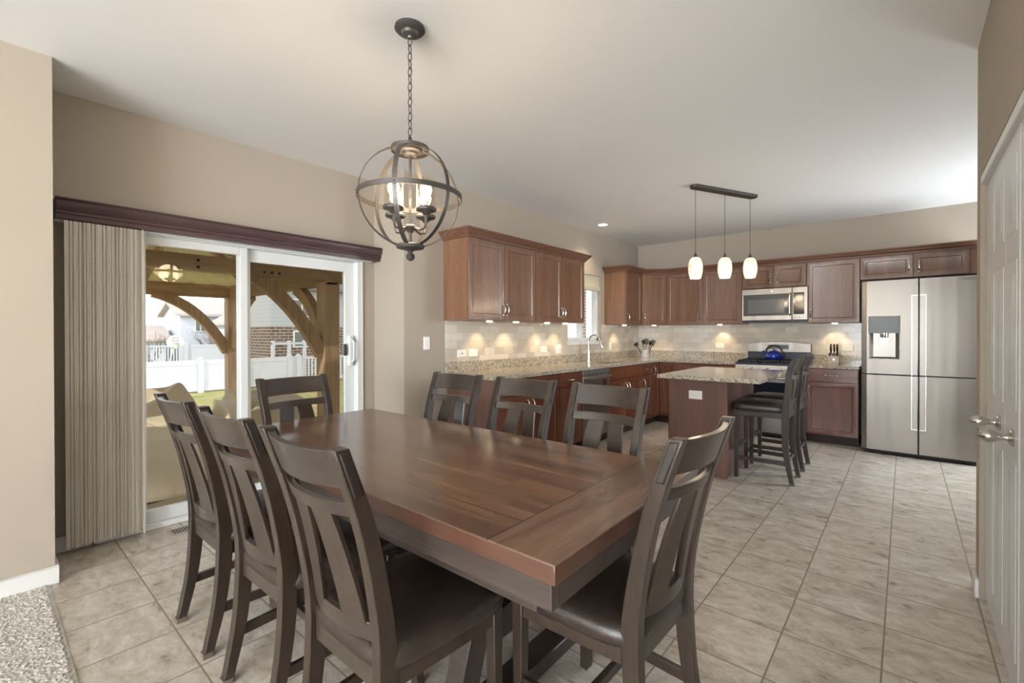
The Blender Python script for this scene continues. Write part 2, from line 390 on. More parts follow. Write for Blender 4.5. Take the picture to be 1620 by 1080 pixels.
# ------------------------------------------------------------ room shell
HC = 2.634
XK, XD, YB = -3.24, -3.687, 6.848        # kitchen side wall, patio door wall, back wall
YJ0, YJ1 = .256, 2.36                    # the recess of the patio door
PX, PY = .269, 3.18                      # pantry wall
struct(MB().box(-3.9, 1.75, .235, 6.95, -.06, 0).build('floor', 'floor_tile'))
struct(MB().box(-3.25, 3.2, -7.0, .235, -.06, .004).build('floor_carpet_base', 'carpet_pile'))
struct(MB().box(-3.9, 3.3, -7.1, 7.0, HC, HC+.1).build('ceiling', 'ceiling_paint'))
_c = MB(); _nx, _ny = 230, 150; _V = []
for i in range(_nx+1):
    row = []
    for j in range(_ny+1):
        x = -3.24+1.5*i/_nx; y = -.76+.985*j/_ny
        row.append(_c.bm.verts.new((x+random.uniform(-.003, .003), y+random.uniform(-.003, .003)+(.006*math.sin(i*.9)+.004*math.sin(i*2.3) if j == _ny else 0), .006+random.random()**2*.007 if 0 < j < _ny else .005)))
    _V.append(row)
for i in range(_nx):
    for j in range(_ny): _c.bm.faces.new((_V[i][j], _V[i+1][j], _V[i+1][j+1], _V[i][j+1]))
tag(_c.build('shag_carpet', 'carpet_pile', smooth=False), 'light grey-beige carpet pile meeting the tile floor beside the wall corner', 'carpet', kind='stuff')
# side wall of the kitchen with its window
WY0, WY1, WZ0, WZ1 = 4.84, 5.66, 1.15, 2.04
m = MB(); 
for a in ((XK-.14, XK, YJ1, WY0, 0, HC), (XK-.14, XK, WY1, YB+.14, 0, HC), (XK-.14, XK, WY0, WY1, 0, WZ0), (XK-.14, XK, WY0, WY1, WZ1, HC)): m.box(*a)
m.box(XD-.14, XK-.14, YJ1, YJ1+.14, 0, HC)
struct(m.build('wall_kitchen_side', 'wall_paint'))
# patio door wall
DY0, DY1, DZ1 = .46, 2.22, 1.93
m = MB(); m.box(XD-.14, XD, YJ0-.14, DY0, 0, HC).box(XD-.14, XD, DY1, YJ1, 0, HC).box(XD-.14, XD, DY0, DY1, DZ1, HC)
struct(m.build('wall_patio', 'wall_paint'))
m = MB(); m.box(XK-.15, XK-.01, -7.0, YJ0, 0, HC).box(XD-.01, XK-.1, YJ0-.12, YJ0, 0, HC)
struct(m.build('wall_living_side', 'wall_paint'))
struct(MB().box(XK-.14, 1.75, YB, YB+.12, 0, HC).build('wall_back', 'wall_paint'))
# pantry wall with its bifold opening, and its end
BY0, BY1, BZ = 1.96, 3.055, 1.985
m = MB(); m.box(PX, PX+.11, .235, BY0, 0, HC).box(PX, PX+.11, BY1, PY, 0, HC).box(PX, PX+.11, BY0, BY1, BZ, HC).box(PX+.1, 1.75, PY-.11, PY, 0, HC).box(PX+.1, 1.75, 1.82, 1.9, 0, HC)
struct(m.build('wall_pantry', 'wall_paint'))
m = MB(); m.box(1.7, 1.82, PY, 5.25, 0, HC).box(1.7, 1.82, 6.65, YB, 0, HC).box(1.7, 1.82, 5.25, 6.65, 0, .5).box(1.7, 1.82, 5.25, 6.65, 2.25, HC)
struct(m.build('wall_kitchen_right', 'wall_paint'))
struct(MB().box(PX+.1, 3.3, .12, .235, 0, HC).build('wall_living_north', 'wall_paint'))
struct(MB().box(3.2, 3.3, -7, .12, 0, HC).build('wall_living_right', 'wall_paint'))
m = MB(); m.box(-3.25, 3.2, -7.12, -7, 0, .3).box(-3.25, 3.2, -7.12, -7, 2.4, HC)
for a, b in ((-3.25, -1.65), (-.15, .05), (1.55, 1.65), (3.15, 3.2)): m.box(a, b, -7.12, -7, .3, 2.4)
struct(m.build('wall_living_south', 'wall_paint'))
# baseboards
def bboard(name, segs):
    m = MB()
    for (x0, x1, y0, y1) in segs: m.box(x0, x1, y0, y1, 0, .085); m.box(x0+.003*(x1-x0 > .05 and 0 or 1), x1, y0, y1, .085, .09)
    return struct(m.build(name, 'trim_white', bevel=.002))
bboard('baseboard_patio', [(XD, XD+.014, YJ0, DY0), (XD, XD+.014, DY1+.03, YJ1)])
bboard('baseboard_living', [(XK-.01, XK+.006, -7, YJ0+.014), (XD, XK-.01, YJ0, YJ0+.014)])
bboard('baseboard_kitchen', [(XK, XK+.014, YJ1-.014, 2.825), (XD, XK+.014, YJ1-.014, YJ1)])
bboard('baseboard_pantry', [(PX-.014, PX, BY1+.0, PY+.014), (PX-.014, 1.7, PY, PY+.014), (PX-.014, PX, .235, BY0)])

# patio sliding door --------------------------------------------------
D = MB(); fx0, fx1 = XD-.10, XD+.012
fr = struct(MB().box(fx0, fx1, DY0, DY0+.035, 0, DZ1).box(fx0, fx1, DY1-.035, DY1, 0, DZ1).box(fx0, fx1, DY0, DY1, DZ1-.05, DZ1).box(fx0, fx1+.02, DY0, DY1, 0, .035).build('door_1', 'vinyl_white', bevel=.004))
def sash(y0, y1, x0, x1, st, bot, top, mat, name, st2=None):
    m = MB(); z0, z1 = .035, DZ1-.05; st2 = st2 or st
    m.box(x0, x1, y0, y0+st, z0, z1).box(x0, x1, y1-st2, y1, z0, z1).box(x0, x1, y0+st, y1-st2, z0, z0+bot).box(x0, x1, y0+st, y1-st2, z1-top, z1)
    s = m.build(name, 'vinyl_white', fr, bevel=.004)
    MB().box((x0+x1)/2-.003, (x0+x1)/2+.003, y0+st, y1-st2, z0+bot, z1-top).build('glass_pane', mat, s)
    return s
sash(DY0+.035, 1.305, XD-.045, XD-.005, .06, .08, .055, 'pane_glass', 'sliding_panel', .05)
s2 = sash(1.255, DY1-.035, XD-.092, XD-.052, .085, .08, .09, 'screen_glass', 'fixed_panel')
hd = MB().tube([(XD+.0, 2.135, 1.0), (XD+.035, 2.135, 1.02), (XD+.04, 2.135, 1.1), (XD+.035, 2.135, 1.18), (XD, 2.135, 1.2)], .009, 8).box(XD-.052, XD-.002, 2.12, 2.15, .97, 1.23).build('door_handle', 'vinyl_white', fr, bevel=.003)
MB().box(XD-.054, XD-.02, 2.085, 2.098, 1.06, 1.16).build('door_latch', 'black_plastic', fr, bevel=.003)
m = MB().box(XD-.002, XD+.014, DY1, DY1+.02, 0, DZ1+.0).box(XD-.002, XD+.014, DY0-.02, DY0, 0, DZ1)
struct(m.build('trim_1', 'trim_white', bevel=.003))
# valance ---------------------------------------------------------------
va = thing('window_valance', 'long dark plum painted wooden valance with stepped mouldings above the patio door', 'valance', (XD, 1.31, 1.9))
prof = [(0, .005), (.105, .005), (.108, .03), (.118, .036), (.118, .048), (.113, .052), (.122, .06), (.135, .078), (.138, .1), (.132, .108), (.14, .112), (.14, .12), (0, .12)]
MB().loft([[(p[0], y, p[1]-.01) for p in prof] for y in (-1.02, 1.045)]).build('cornice', 'valance_paint', va, bevel=.0015)
MB().box(.0, .05, -1.02, 1.0, -.012, -.002).build('head_rail', 'vinyl_white', va)
# vertical blinds -------------------------------------------------------
vb = thing('vertical_blind', 'stack of pale cream vertical blind vanes drawn to the left side of the patio door', 'blind', (XD+.075, .51, 0))
nv = 25
for i in range(nv):
    yy = -.155+.31*i/(nv-1); a = math.radians(42+5*math.sin(i*1.7)+4*math.sin(i*.6)); z0, z1 = .035+.004*(i % 3), 1.888
    wd = .088; ring = []
    for k in range(7):
        tt = k/6-.5; bow = .006*(1-4*tt*tt)
        ring.append((tt*wd*math.cos(a), yy-tt*wd*math.sin(a)+bow))
    m = MB(); 
    R = [[(x, y, z) for x, y in ring]+[(x, y+.0012, z) for x, y in reversed(ring)] for z in (z0, z1)]
    m.loft(R).build('vane', 'blind_vinyl', vb)
fl = MB().box(-.045, .045, .16, .1645, .02, 1.89).build('vane', 'blind_vinyl', vb)
# floor register
fv = thing('floor_vent', 'small beige metal floor register beside the patio door', 'vent', (-3.5, .88, 0))
m = MB().box(-.06, .06, -.1, -.085, 0, .006).box(-.06, .06, .085, .1, 0, .006).box(-.06, -.045, -.085, .085, 0, .006).box(.045, .06, -.085, .085, 0, .006)
m.build('frame', 'vent_metal', fv, bevel=.002)
m = MB()
for k in range(12): m.box(-.045, .045, -.083+k*.0145, -.0775+k*.0145, .001, .005)
m.build('louver', 'vent_metal', fv); MB().box(-.05, .05, -.09, .09, .0003, .001).build('opening', 'black_plastic', fv)

# kitchen window ---------------------------------------------------------
wf = struct(MB().box(XK-.12, XK-.04, WY0, WY0+.04, WZ0, WZ1).box(XK-.12, XK-.04, WY1-.04, WY1, WZ0, WZ1).box(XK-.12, XK-.04, WY0, WY1, WZ0, WZ0+.045).box(XK-.12, XK-.04, WY0, WY1, WZ1-.04, WZ1)
            .box(XK-.11, XK-.05, (WY0+WY1)/2-.03, (WY0+WY1)/2+.03, WZ0, WZ1).build('window_1', 'vinyl_white', bevel=.003))
MB().box(XK-.085, XK-.08, WY0+.04, WY1-.04, WZ0+.045, WZ1-.04).build('window_pane', 'pane_glass', wf)
MB().box(XK-.13, XK+.02, WY0-.02, WY1+.02, WZ0-.05, WZ0-.001).build('window_sill', 'trim_white', wf, bevel=.004)
sh = thing('roller_shade', 'rolled-up sage fabric roman shade at the top of the kitchen window', 'shade', (XK-.03, (WY0+WY1)/2, WZ1))
m = MB()
pr = [(0, -.002), (.018, -.01), (.02, -.06), (.012, -.1), (.02, -.13), (.03, -.17), (.026, -.205), (.016, -.21), (.008, -.17), (0, -.1)]
m.loft([[(p[0], y, p[1]) for p in pr] for y in (-.40, .40)]); m.build('fabric_fold', 'fabric_shade', sh)
MB().box(-.01, .022, -.402, .402, -.03, 0).build('head_rail', 'fabric_shade', sh, bevel=.003)
struct(MB().box(1.72, 1.74, 5.25, 6.65, .5, 2.25).build('window_2', 'pane_glass'))
for k, (a, b) in enumerate(((-1.65, -.15), (.05, 1.55), (1.65, 3.15))):
    z = struct(MB().box(a, a+.05, -7.08, -7.02, .3, 2.4).box(b-.05, b, -7.08, -7.02, .3, 2.4).box(a, b, -7.08, -7.02, .3, .35).box(a, b, -7.08, -7.02, 2.35, 2.4).box(a, b, -7.08, -7.02, 1.3, 1.34).build('window_%d' % (k+3), 'vinyl_white'))

# pantry bifold door ------------------------------------------------------
bd = struct(MB().box(PX+.001, PX+.05, BY0, BY1, BZ-.042, BZ-.001).build('door_2', 'trim_white', bevel=.004))
lw = (BY1-BY0-.012)/4
for k in range(4):
    y1 = BY1-.004-k*(lw+.0015); M_ = MB()
    # leaf built facing -y then turned to face -x : local x -> -world y
    th = .03; g = MB(); x0, x1 = 0, lw; ox = .003 if k in (1, 2) else 0
    R = []
    g.box(0, lw, 0, th, .012, BZ-.04)
    g.build
    lf = g.build('bifold_leaf', 'door_white', bd, bevel=.002)
    lf.rotation_euler = (0, 0, -PI/2); lf.location = (PX+.022-ox, y1, 0)
    for (za, zb) in ((.13, .80), (.985, 1.50), (1.60, 1.86)):
        p = MB().nested(.042, lw-.042, za, zb, [(0, -.0015), (.008, .0), (.018, .0065), (.03, .006), (.046, -.001)], .008)
        pp = p.build('raised_panel', 'door_white', lf)
    # recess groove behind panel edge
for k, yy, zz in ((1, 2.62, .895), (2, 2.33, .885)):
    kb = MB().lathe([(.03, 0), (.031, .004), (.026, .01), (.012, .014), (.010, .03), (.013, .036), (.021, .048), (.023, .062), (.019, .076), (.008, .086), (0, .088)], n=20, axis='x')
    o = kb.build('door_knob', 'nickel', bd); o.scale = (-1, 1, 1); o.location = (PX+.019, yy, zz)

# ------------------------------------------------------------ cabinet kit (local: face at y=0 looking -y, x to the right, z up)
def door_front(parent, name, x0, x1, z0, z1, mat, y=0.0, th=.02, st=.055, fr=True):
    m = MB()
    if fr: m.nested(x0, x1, z0, z1, [(0, y-th+.003), (.003, y-th), (st-.003, y-th), (st+.003, y-th+.003), (st+.006, y-th+.009), (st+.014, y-th+.010)], y)
    else: m.nested(x0, x1, z0, z1, [(0, y-th+.004), (.004, y-th)], y)
    return m.build(name, mat, parent)
def pull(parent, cx, cz, y, L=.096, vert=True, mat='nickel'):
    """arched pull with turned beads at both ends"""
    pts = []; rs = []
    n = 13
    for i in range(n):
        tt = i/(n-1)*2-1; s = tt*L/2
        off = -.003-.026*math.sqrt(max(0, 1-tt*tt*.98)); r = .0042+.0030*(1-abs(tt))
        if i in (2, n-3): r = .0068
        if i in (0, n-1): r = .0055
        pts.append((cx, y+off, cz+s) if vert else (cx+s, y+off, cz)); rs.append(r)
    m = MB().tube(pts, rs, 8)
    for sg in (-1, 1):
        c = (cx, y, cz+sg*L/2) if vert else (cx+sg*L/2, y, cz)
        m.lathe([(.007, 0), (.0075, -.003), (.0045, -.008), (.0035, -.02), (0, -.022)], c, 10, 'y')
        m.lathe([(.001, -.001), (.006, -.002), (.006, -.008), (.001, -.009)], (c[0], c[1], c[2]+sg*.008) if vert else (c[0]+sg*.008, c[1], c[2]), 8, 'y')
    return m.build('handle', mat, parent)
def uppercab(label, loc, rz, wd, z0, z1, dp, doors, group=None, hz='low', wood='cabinet_wood_v', side='cabinet_side_v'):
    c = thing('wall_cabinet', label, 'cabinet', loc, rz, group)
    MB().box(0, wd, .0, dp, z0, z1).build('body', side, c, bevel=.001)
    for (a, b, hx) in doors:
        d = door_front(c, 'cabinet_door', a+.002, b-.002, z0+.002, z1-.004, wood)
        if hx is not None: pull(d, hx, z0+.105 if hz == 'low' else (z0+z1)/2-.02, -.02, .09)
    return c

UZ0, UZ1 = 1.372, 2.105
RZL = PI/2      # cabinets on the side wall face +x
uppercab('long brown upper cabinet unit nearest the dining area, left pair of shaker doors', (-2.93+.0, 2.80, 0), RZL, .962, UZ0, UZ1, .31, [(0, .48, .455), (.482, .962, .507)])
uppercab('brown upper cabinet with two shaker doors between the first cabinet and kitchen window', (-2.93, 3.765, 0), RZL, .942, UZ0, UZ1, .31, [(0, .478, .453), (.48, .942, .505)])
uppercab('narrow brown upper cabinet with one door on the far side of the kitchen window', (-2.93, 5.77, 0), RZL, .512, UZ0, UZ1, .31, [(.02, .505, .06)])
# diagonal corner cabinet
cc = thing('corner_wall_cabinet', 'diagonal brown corner wall cabinet with one door, above the utensil crock', 'cabinet', (-2.93, 6.285, 0), math.atan2(.235, .292))
dl = math.hypot(.235, .292)
Mi = Matrix.Rotation(-math.atan2(.235, .292), 4, 'Z') @ Matrix.Translation((2.93, -6.285, 0))
poly = [(-2.93, 6.287), (-2.64, 6.52), (-2.64, 6.845), (-3.237, 6.845), (-3.237, 6.287)]
pl = [(Mi @ Vector((a, b, 0)))[:2] for a, b in poly]
MB().prism(pl, UZ0, UZ1).build('body', 'cabinet_side_v', cc)
d = door_front(cc, 'cabinet_door', .012, dl-.012, UZ0+.002, UZ1-.004, 'cabinet_wood_v'); pull(d, .05, UZ0+.105, -.02, .09)
UYF = 6.52; DPT = YB-UYF-.002
uppercab('brown upper cabinet with two doors on the back wall between corner and microwave', (-2.638, UYF, 0), 0, 1.014, UZ0, UZ1, DPT, [(0, .508, .455), (.51, 1.01, .56)])
uppercab('short brown cabinet with two small doors directly over the microwave', (-1.62, UYF, 0), 0, .712, 1.822, UZ1, DPT, [(0, .362, .325), (.364, .712, .40)], hz='mid', wood='cabinet_wood_v')
uppercab('single-door brown wall cabinet between microwave and refrigerator', (-.905, UYF, 0), 0, .515, UZ0, UZ1, DPT, [(0, .515, .04)])
uppercab('shallow two-door brown cabinet mounted above the refrigerator', (-.388, UYF, 0), 0, .95, 1.85, UZ1, DPT, [(0, .456, .42), (.458, .89, .50)], hz='mid')
# crown mouldings
def crown(name, label, pts, mat, z=UZ1-.003):
    P = [Vector(p) for p in pts]
    prof = [(.0, 0), (.016, .0), (.016, .010), (.022, .010), (.022, .016), (.027, .022), (.037, .034), (.045, .038), (.045, .044), (.052, .048), (.058, .058), (.060, .062), (.068, .062), (.068, .074), (0, .074)]
    offs = []
    for i, p in enumerate(P):
        def nr(a, b):
            dvec = (b-a).normalized(); return Vector((dvec.y, -dvec.x))
        if i == 0: nv_ = nr(P[0], P[1])
        elif i == len(P)-1: nv_ = nr(P[-2], P[-1])
        else:
            a, b = nr(P[i-1], p), nr(p, P[i+1]); nv_ = (a+b)/(1+a.dot(b))
        offs.append(nv_)
    rings = [[(p.x+o.x*(q[0]+.0), p.y+o.y*(q[0]+.0), z+q[1]) for q in prof] for p, o in zip(P, offs)]
    o = MB().loft(rings).build(name, mat); return tag(o, label, 'moulding')
crown('crown_moulding', 'brown crown moulding along the top of the long cabinets by the dining area', [(-3.238, 2.80), (-2.91, 2.80), (-2.91, 4.707), (-3.238, 4.707)], 'crown_wood_y')
crown('crown_moulding', 'brown crown moulding running around the corner cabinets and along the back wall', [(-3.238, 5.77), (-2.91, 5.77), (-2.91, 6.275), (-2.63, 6.50), (.56, 6.50)], 'crown_wood')

# base cabinets ---------------------------------------------------------
BT = .853
def basecab(label, loc, rz, wd, dp, fronts, toe=True, endp=None):
    c = thing('base_cabinet', label, 'cabinet', loc, rz)
    MB().box(0, wd, 0, dp, .1, BT).build('body', 'base_wood_v', c)
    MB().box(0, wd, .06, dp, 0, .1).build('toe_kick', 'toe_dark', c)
    for f in fronts:
        kind, a, b, z0, z1 = f[:5]
        if kind == 'door':
            d = door_front(c, 'cabinet_door', a+.002, b-.002, z0, z1, 'base_wood_v', st=.05)
            if f[5] is not None: pull(d, f[5], z1-.11, -.02, .11)
        else:
            d = door_front(c, 'drawer', a+.002, b-.002, z0, z1, 'base_wood_h', fr=False)
            if f[5] is not None: pull(d, f[5], (z0+z1)/2, -.02, .09, False)
    return c
FX = -2.64
c = basecab('brown base cabinet at the near end of the long counter with two doors', (FX, 2.84, 0), RZL, .914, .595,
    [('drawer', 0, .457, .70, .848, None), ('drawer', .457, .914, .70, .848, None), ('door', 0, .457, .105, .695, .42), ('door', .457, .914, .105, .695, .495)])
MB().box(-.006, 0, -.02, .595, 0, BT).build('end_panel', 'island_wood_glare', c)
basecab('slim brown base cabinet with a drawer, left of the dishwasher', (FX, 3.756, 0), RZL, .44, .595, [('drawer', 0, .44, .70, .848, .22), ('door', 0, .44, .105, .695, .40)])
basecab('brown sink base cabinet with two false drawer fronts over two doors', (FX, 4.79, 0), RZL, .868, .595,
    [('drawer', 0, .434, .70, .848, None), ('drawer', .434, .868, .70, .848, None), ('door', 0, .434, .105, .695, .40), ('door', .434, .868, .105, .695, .47)])
basecab('narrow brown base cabinet with small drawer, right of the sink base', (FX, 5.66, 0), RZL, .314, .595, [('drawer', 0, .314, .70, .848, .157), ('door', 0, .314, .105, .695, .04)])
FY = 6.22
cn = thing('corner_base_cabinet', 'brown inside corner base cabinet with full-height folding doors', 'cabinet', (FX, 5.976, 0), RZL)
MB().prism([(0, 0), (.262, 0), (.262, -.262), (.868, -.262), (.868, .595), (0, .595)], .1, BT).build('body', 'base_wood_v', cn)
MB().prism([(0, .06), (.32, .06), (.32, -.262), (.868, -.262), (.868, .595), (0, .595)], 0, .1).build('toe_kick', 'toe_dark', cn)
d = door_front(cn, 'cabinet_door', .002, .24, .105, .848, 'base_wood_v', st=.045); pull(d, .045, .74, -.02, .11)
d2 = MB().nested(0, .24, .105, .848, [(0, -.017), (.003, -.02), (.047, -.02), (.053, -.011), (.06, -.010)]).build('cabinet_door', 'base_wood_v', cn)
d2.rotation_euler = (0, 0, -PI/2); d2.location = (.262-.0, -.022, 0)
basecab('brown base cabinet on the back wall next to the corner, partly behind the island', (-2.376, FY, 0), 0, .40, .62, [('drawer', 0, .40, .70, .848, .2), ('door', 0, .40, .105, .695, .36)])
basecab('brown base cabinet on the back wall immediately left of the stove', (-1.974, FY, 0), 0, .352, .62, [('drawer', 0, .352, .70, .848, .176), ('door', 0, .352, .105, .695, .04)])
basecab('brown base cabinet with one drawer and one door between stove and refrigerator', (-.872, FY, 0), 0, .49, .62, [('drawer', 0, .49, .70, .848, .245), ('door', 0, .49, .105, .695, .035)])
# worktops (L shape with sink cut-out) --------------------------------------
CT0, CT1 = .853, .886
SX0, SX1, SY0, SY1 = -3.02, -2.70, 4.90, 5.52
ct = thing('granite_worktop', 'L-shaped speckled tan granite worktop with backsplash curb running around the kitchen corner', 'worktop', (-2.9, 4.9, CT0))
def rel(o, *a): return (a[0]-o[0], a[1]-o[0], a[2]-o[1], a[3]-o[1], a[4]-o[2], a[5]-o[2])
O = (-2.9, 4.9, CT0); xf = -2.598; yf = 6.178
m = MB()
for a in ((XK+.001, xf, 2.815, SY0), (XK+.001, xf, SY1, yf), (XK+.001, SX0, SY0, SY1), (SX1, xf, SY0, SY1), (XK+.001, -1.622, yf, YB-.001)): m.box(*rel(O, a[0], a[1], a[2], a[3], CT0, CT1))
m.build('slab', 'granite', ct, bevel=.004)
MB().box(*rel(O, XK+.001, XK+.021, 2.815, YB-.001, CT1, .985)).box(*rel(O, XK+.001, -1.622, YB-.021, YB-.001, CT1, .985)).build('upstand', 'granite', ct, bevel=.002)
ct2 = thing('granite_worktop', 'short speckled granite worktop under the knife block, between stove and refrigerator', 'worktop', (-.63, 6.5, CT0))
O2 = (-.63, 6.5, CT0)
MB().box(*rel(O2, -.882, -.37, yf, YB-.001, CT0, CT1)).build('slab', 'granite', ct2, bevel=.004)
MB().box(*rel(O2, -.882, -.37, YB-.021, YB-.001, CT1, .985)).build('upstand', 'granite', ct2, bevel=.002)
# sink, faucet
sk = thing('undermount_sink', 'stainless undermount sink set in the long granite counter', 'sink', ((SX0+SX1)/2, (SY0+SY1)/2, .72))
m = MB(); a, b = (SX1-SX0)/2+.003, (SY1-SY0)/2+.003
m.loft([[(-a-.01, -b-.01, .132), (a+.01, -b-.01, .132), (a+.01, b+.01, .132), (-a-.01, b+.01, .132)], [(-a, -b, .132), (a, -b, .132), (a, b, .132), (-a, b, .132)], [(-a+.02, -b+.02, 0), (a-.02, -b+.02, 0), (a-.02, b-.02, 0), (-a+.02, b-.02, 0)]], True, False)
m.bm.faces.new(m.bm.verts[8:12] if hasattr(m.bm.verts, 'ensure_lookup_table') and not m.bm.verts.ensure_lookup_table() else [])
m.build('basin', 'steel_soft', sk); MB().lathe([(.0, .001), (.035, .001), (.04, .004), (.0, .003)], n=20).build('drain', 'chrome', sk)
fc = thing('kitchen_faucet', 'brushed nickel gooseneck pull-down faucet behind the sink', 'faucet', (-3.11, 5.13, CT1))
MB().lathe([(.028, 0), (.028, .006), (.021, .012), (.019, .05), (.019, .12), (.016, .15), (.0, .15)], n=20).build('base', 'nickel', fc)
pts = [(0, 0, .12), (0, 0, .26)]+[(.085-.085*math.cos(a), -.0, .26+.085*math.sin(a)) for a in [PI*k/12 for k in range(1, 11)]]+[(.185, 0, .22)]
MB().tube(pts, .0115, 12).build('spout', 'nickel', fc)
MB().tube([(.165, 0, .285), (.185, 0, .225), (.198, 0, .185), (.2, 0, .175)], [.013, .0165, .018, .015], 12).build('spray_head', 'nickel', fc)
MB().tube([(0, .012, .085), (0, .045, .09), (0, .06, .105), (0, .085, .15)], [.009, .011, .007, .004], 10).build('lever', 'nickel', fc)
# backsplash
bs = MB().box(XK+.0005, XK+.009, 2.815, WY0-.022, .985, UZ0-.001).box(XK+.0005, XK+.009, WY0-.022, WY1+.022, .985, WZ0-.055).box(XK+.0005, XK+.009, WY1+.022, YB-.009, .985, UZ0-.001).build('tile_backsplash', 'backsplash_y')
tag(bs, 'cream marble subway tile backsplash on the side wall around the kitchen window', 'backsplash')
bs = MB().box(XK+.009, -1.62, YB-.009, YB-.0005, .985, UZ0-.001).box(-1.62, -.885, YB-.009, YB-.0005, .85, 1.40).box(-.885, -.37, YB-.009, YB-.0005, .985, UZ0-.001).build('tile_backsplash', 'backsplash_x')
tag(bs, 'cream marble subway tile backsplash on the back wall behind the stove', 'backsplash')

# dishwasher ----------------------------------------------------------------
dw = thing('dishwasher', 'stainless steel dishwasher with a bar handle built in under the long counter', 'dishwasher', (FX, 4.198, 0), RZL)
MB().box(.0, .59, .0, .58, .1, BT).build('body', 'black_plastic', dw)
MB().box(.005, .585, -.025, 0, .11, .79).box(.005, .585, -.02, 0, .795, .848).build('door_panel', 'steel_soft', dw, bevel=.003)
MB().tube([(.05, -.07, .765), (.30, -.075, .765), (.54, -.07, .765)], .012, 12).box(.07, .09, -.07, -.02, .757, .773).box(.5, .52, -.07, -.02, .757, .773).build('handle', 'nickel', dw)
MB().box(.40, .50, -.028, -.024, .665, .73).build('energy_badge', 'chrome', dw)
MB().box(0, .59, .05, .58, 0, .1).build('toe_kick', 'toe_dark', dw)

# range -------------------------------------------------------------------
rg = thing('gas_range', 'stainless steel gas range with black grates and arched back panel', 'stove', (-1.251, 6.16, 0))
RW = .362
MB().box(-RW, RW, .03, .66, .02, .865).build('body', 'black_plastic', rg)
MB().box(-RW, RW, .0, .66, .865, .892).build('cooktop', 'range_dark', rg, bevel=.006)
m = MB()
for cx in (-.24, 0, .24):
    x0, x1 = cx-.112, cx+.112
    for yy in (.06, .30, .56): m.box(x0, x1, yy-.006, yy+.006, .905, .918)
    for xx in (x0+.006, x1-.006): m.box(xx-.006, xx+.006, .06, .56, .892, .918)
    for yy in (.18, .44):
        for k in range(4):
            a = PI/4+k*PI/2; m.box(-.005, .005, .02, .085, .905, .919, Matrix.Translation((cx, yy, 0)) @ Matrix.Rotation(a, 4, 'Z'))
m.build('grate', 'black_iron', rg)
for cx in (-.24, 0, .24):
    for yy in (.18, .44):
        MB().lathe([(.045, .892), (.045, .898), (.03, .902), (.03, .908), (0, .91)], (cx, yy, 0), 16).build('burner', 'black_iron', rg)
MB().hexa([(-RW, .03, .765), (RW, .03, .765), (RW, .1, .765), (-RW, .1, .765), (-RW, -.0, .862), (RW, -.0, .862), (RW, .1, .864), (-RW, .1, .864)]).hexa([(-RW, -.012, .765), (RW, -.012, .765), (RW, .03, .765), (-RW, .03, .765), (-RW, .0, .864), (RW, .0, .864), (RW, .03, .864), (-RW, .03, .864)]).build('control_panel', 'steel_soft', rg)
for x in (-.27, -.17, .0, .17, .27):
    MB().lathe([(.022, 0), (.022, -.006), (.017, -.012), (.016, -.03), (0, -.031)], (x, -.008, .815), 16, 'y').build('knob', 'chrome', rg)
MB().box(-RW, RW, -.02, .03, .26, .755).build('oven_door', 'steel_soft', rg, bevel=.004)
MB().box(-RW+.03, RW-.03, -.0225, -.019, .30, .665).build('oven_window', 'oven_glass', rg, bevel=.001)
MB().tube([(-.31, -.065, .715), (.31, -.065, .715)], .012, 12).box(-.3, -.28, -.065, -.018, .705, .725).box(.28, .3, -.065, -.018, .705, .725).build('oven_handle', 'nickel', rg)
MB().box(-RW, RW, -.018, .03, .06, .25).build('storage_drawer', 'steel_soft', rg, bevel=.004)
arc = [(x, 1.142-.028*(x/RW)**2) for x in [RW-2*RW*k/16 for k in range(17)]]
MB().prism([(-RW, .892), (RW, .892), (RW, 1.005), (-RW, 1.005)], .60, .67, 'y').build('back_guard', 'range_dark', rg)
MB().prism([(-RW, 1.005), (RW, 1.005)]+arc, .585, .67, 'y').build('display_panel', 'steel', rg, bevel=.004)
MB().box(-.12, .12, .582, .586, 1.045, 1.1).build('control_display', 'led_grey', rg)
m = MB()
for k in range(4):
    for r in range(2): m.box(-.1+k*.022+(.1 if k > 1 else 0), -.088+k*.022+(.1 if k > 1 else 0), .5805, .5822, 1.055+r*.02, 1.063+r*.02)
m.build('control_button', 'slot_dark', rg)
# kettle
kt = thing('tea_kettle', 'glossy blue tea kettle with black arched handle on the back burner', 'kettle', (-1.272, 6.595, .919))
MB().lathe([(.0, 0), (.082, 0), (.098, .012), (.104, .035), (.098, .06), (.078, .085), (.05, .098), (.0, .1)], n=28).build('body', 'kettle_blue', kt)
MB().lathe([(.05, .096), (.052, .1), (.03, .107), (.012, .11), (.01, .118), (.014, .124), (0, .128)], n=20).build('lid', 'kettle_blue', kt)
MB().tube([(-.07, -.0, .06), (-.105, 0, .085), (-.125, 0, .105)], [.02, .014, .011], 12).build('spout', 'kettle_blue', kt)
MB().tube([(.09*math.cos(a)+.0, 0, .085+.09*math.sin(a)) for a in [PI*k/14 for k in range(15)]], .009, 10).build('handle', 'black_plastic', kt)
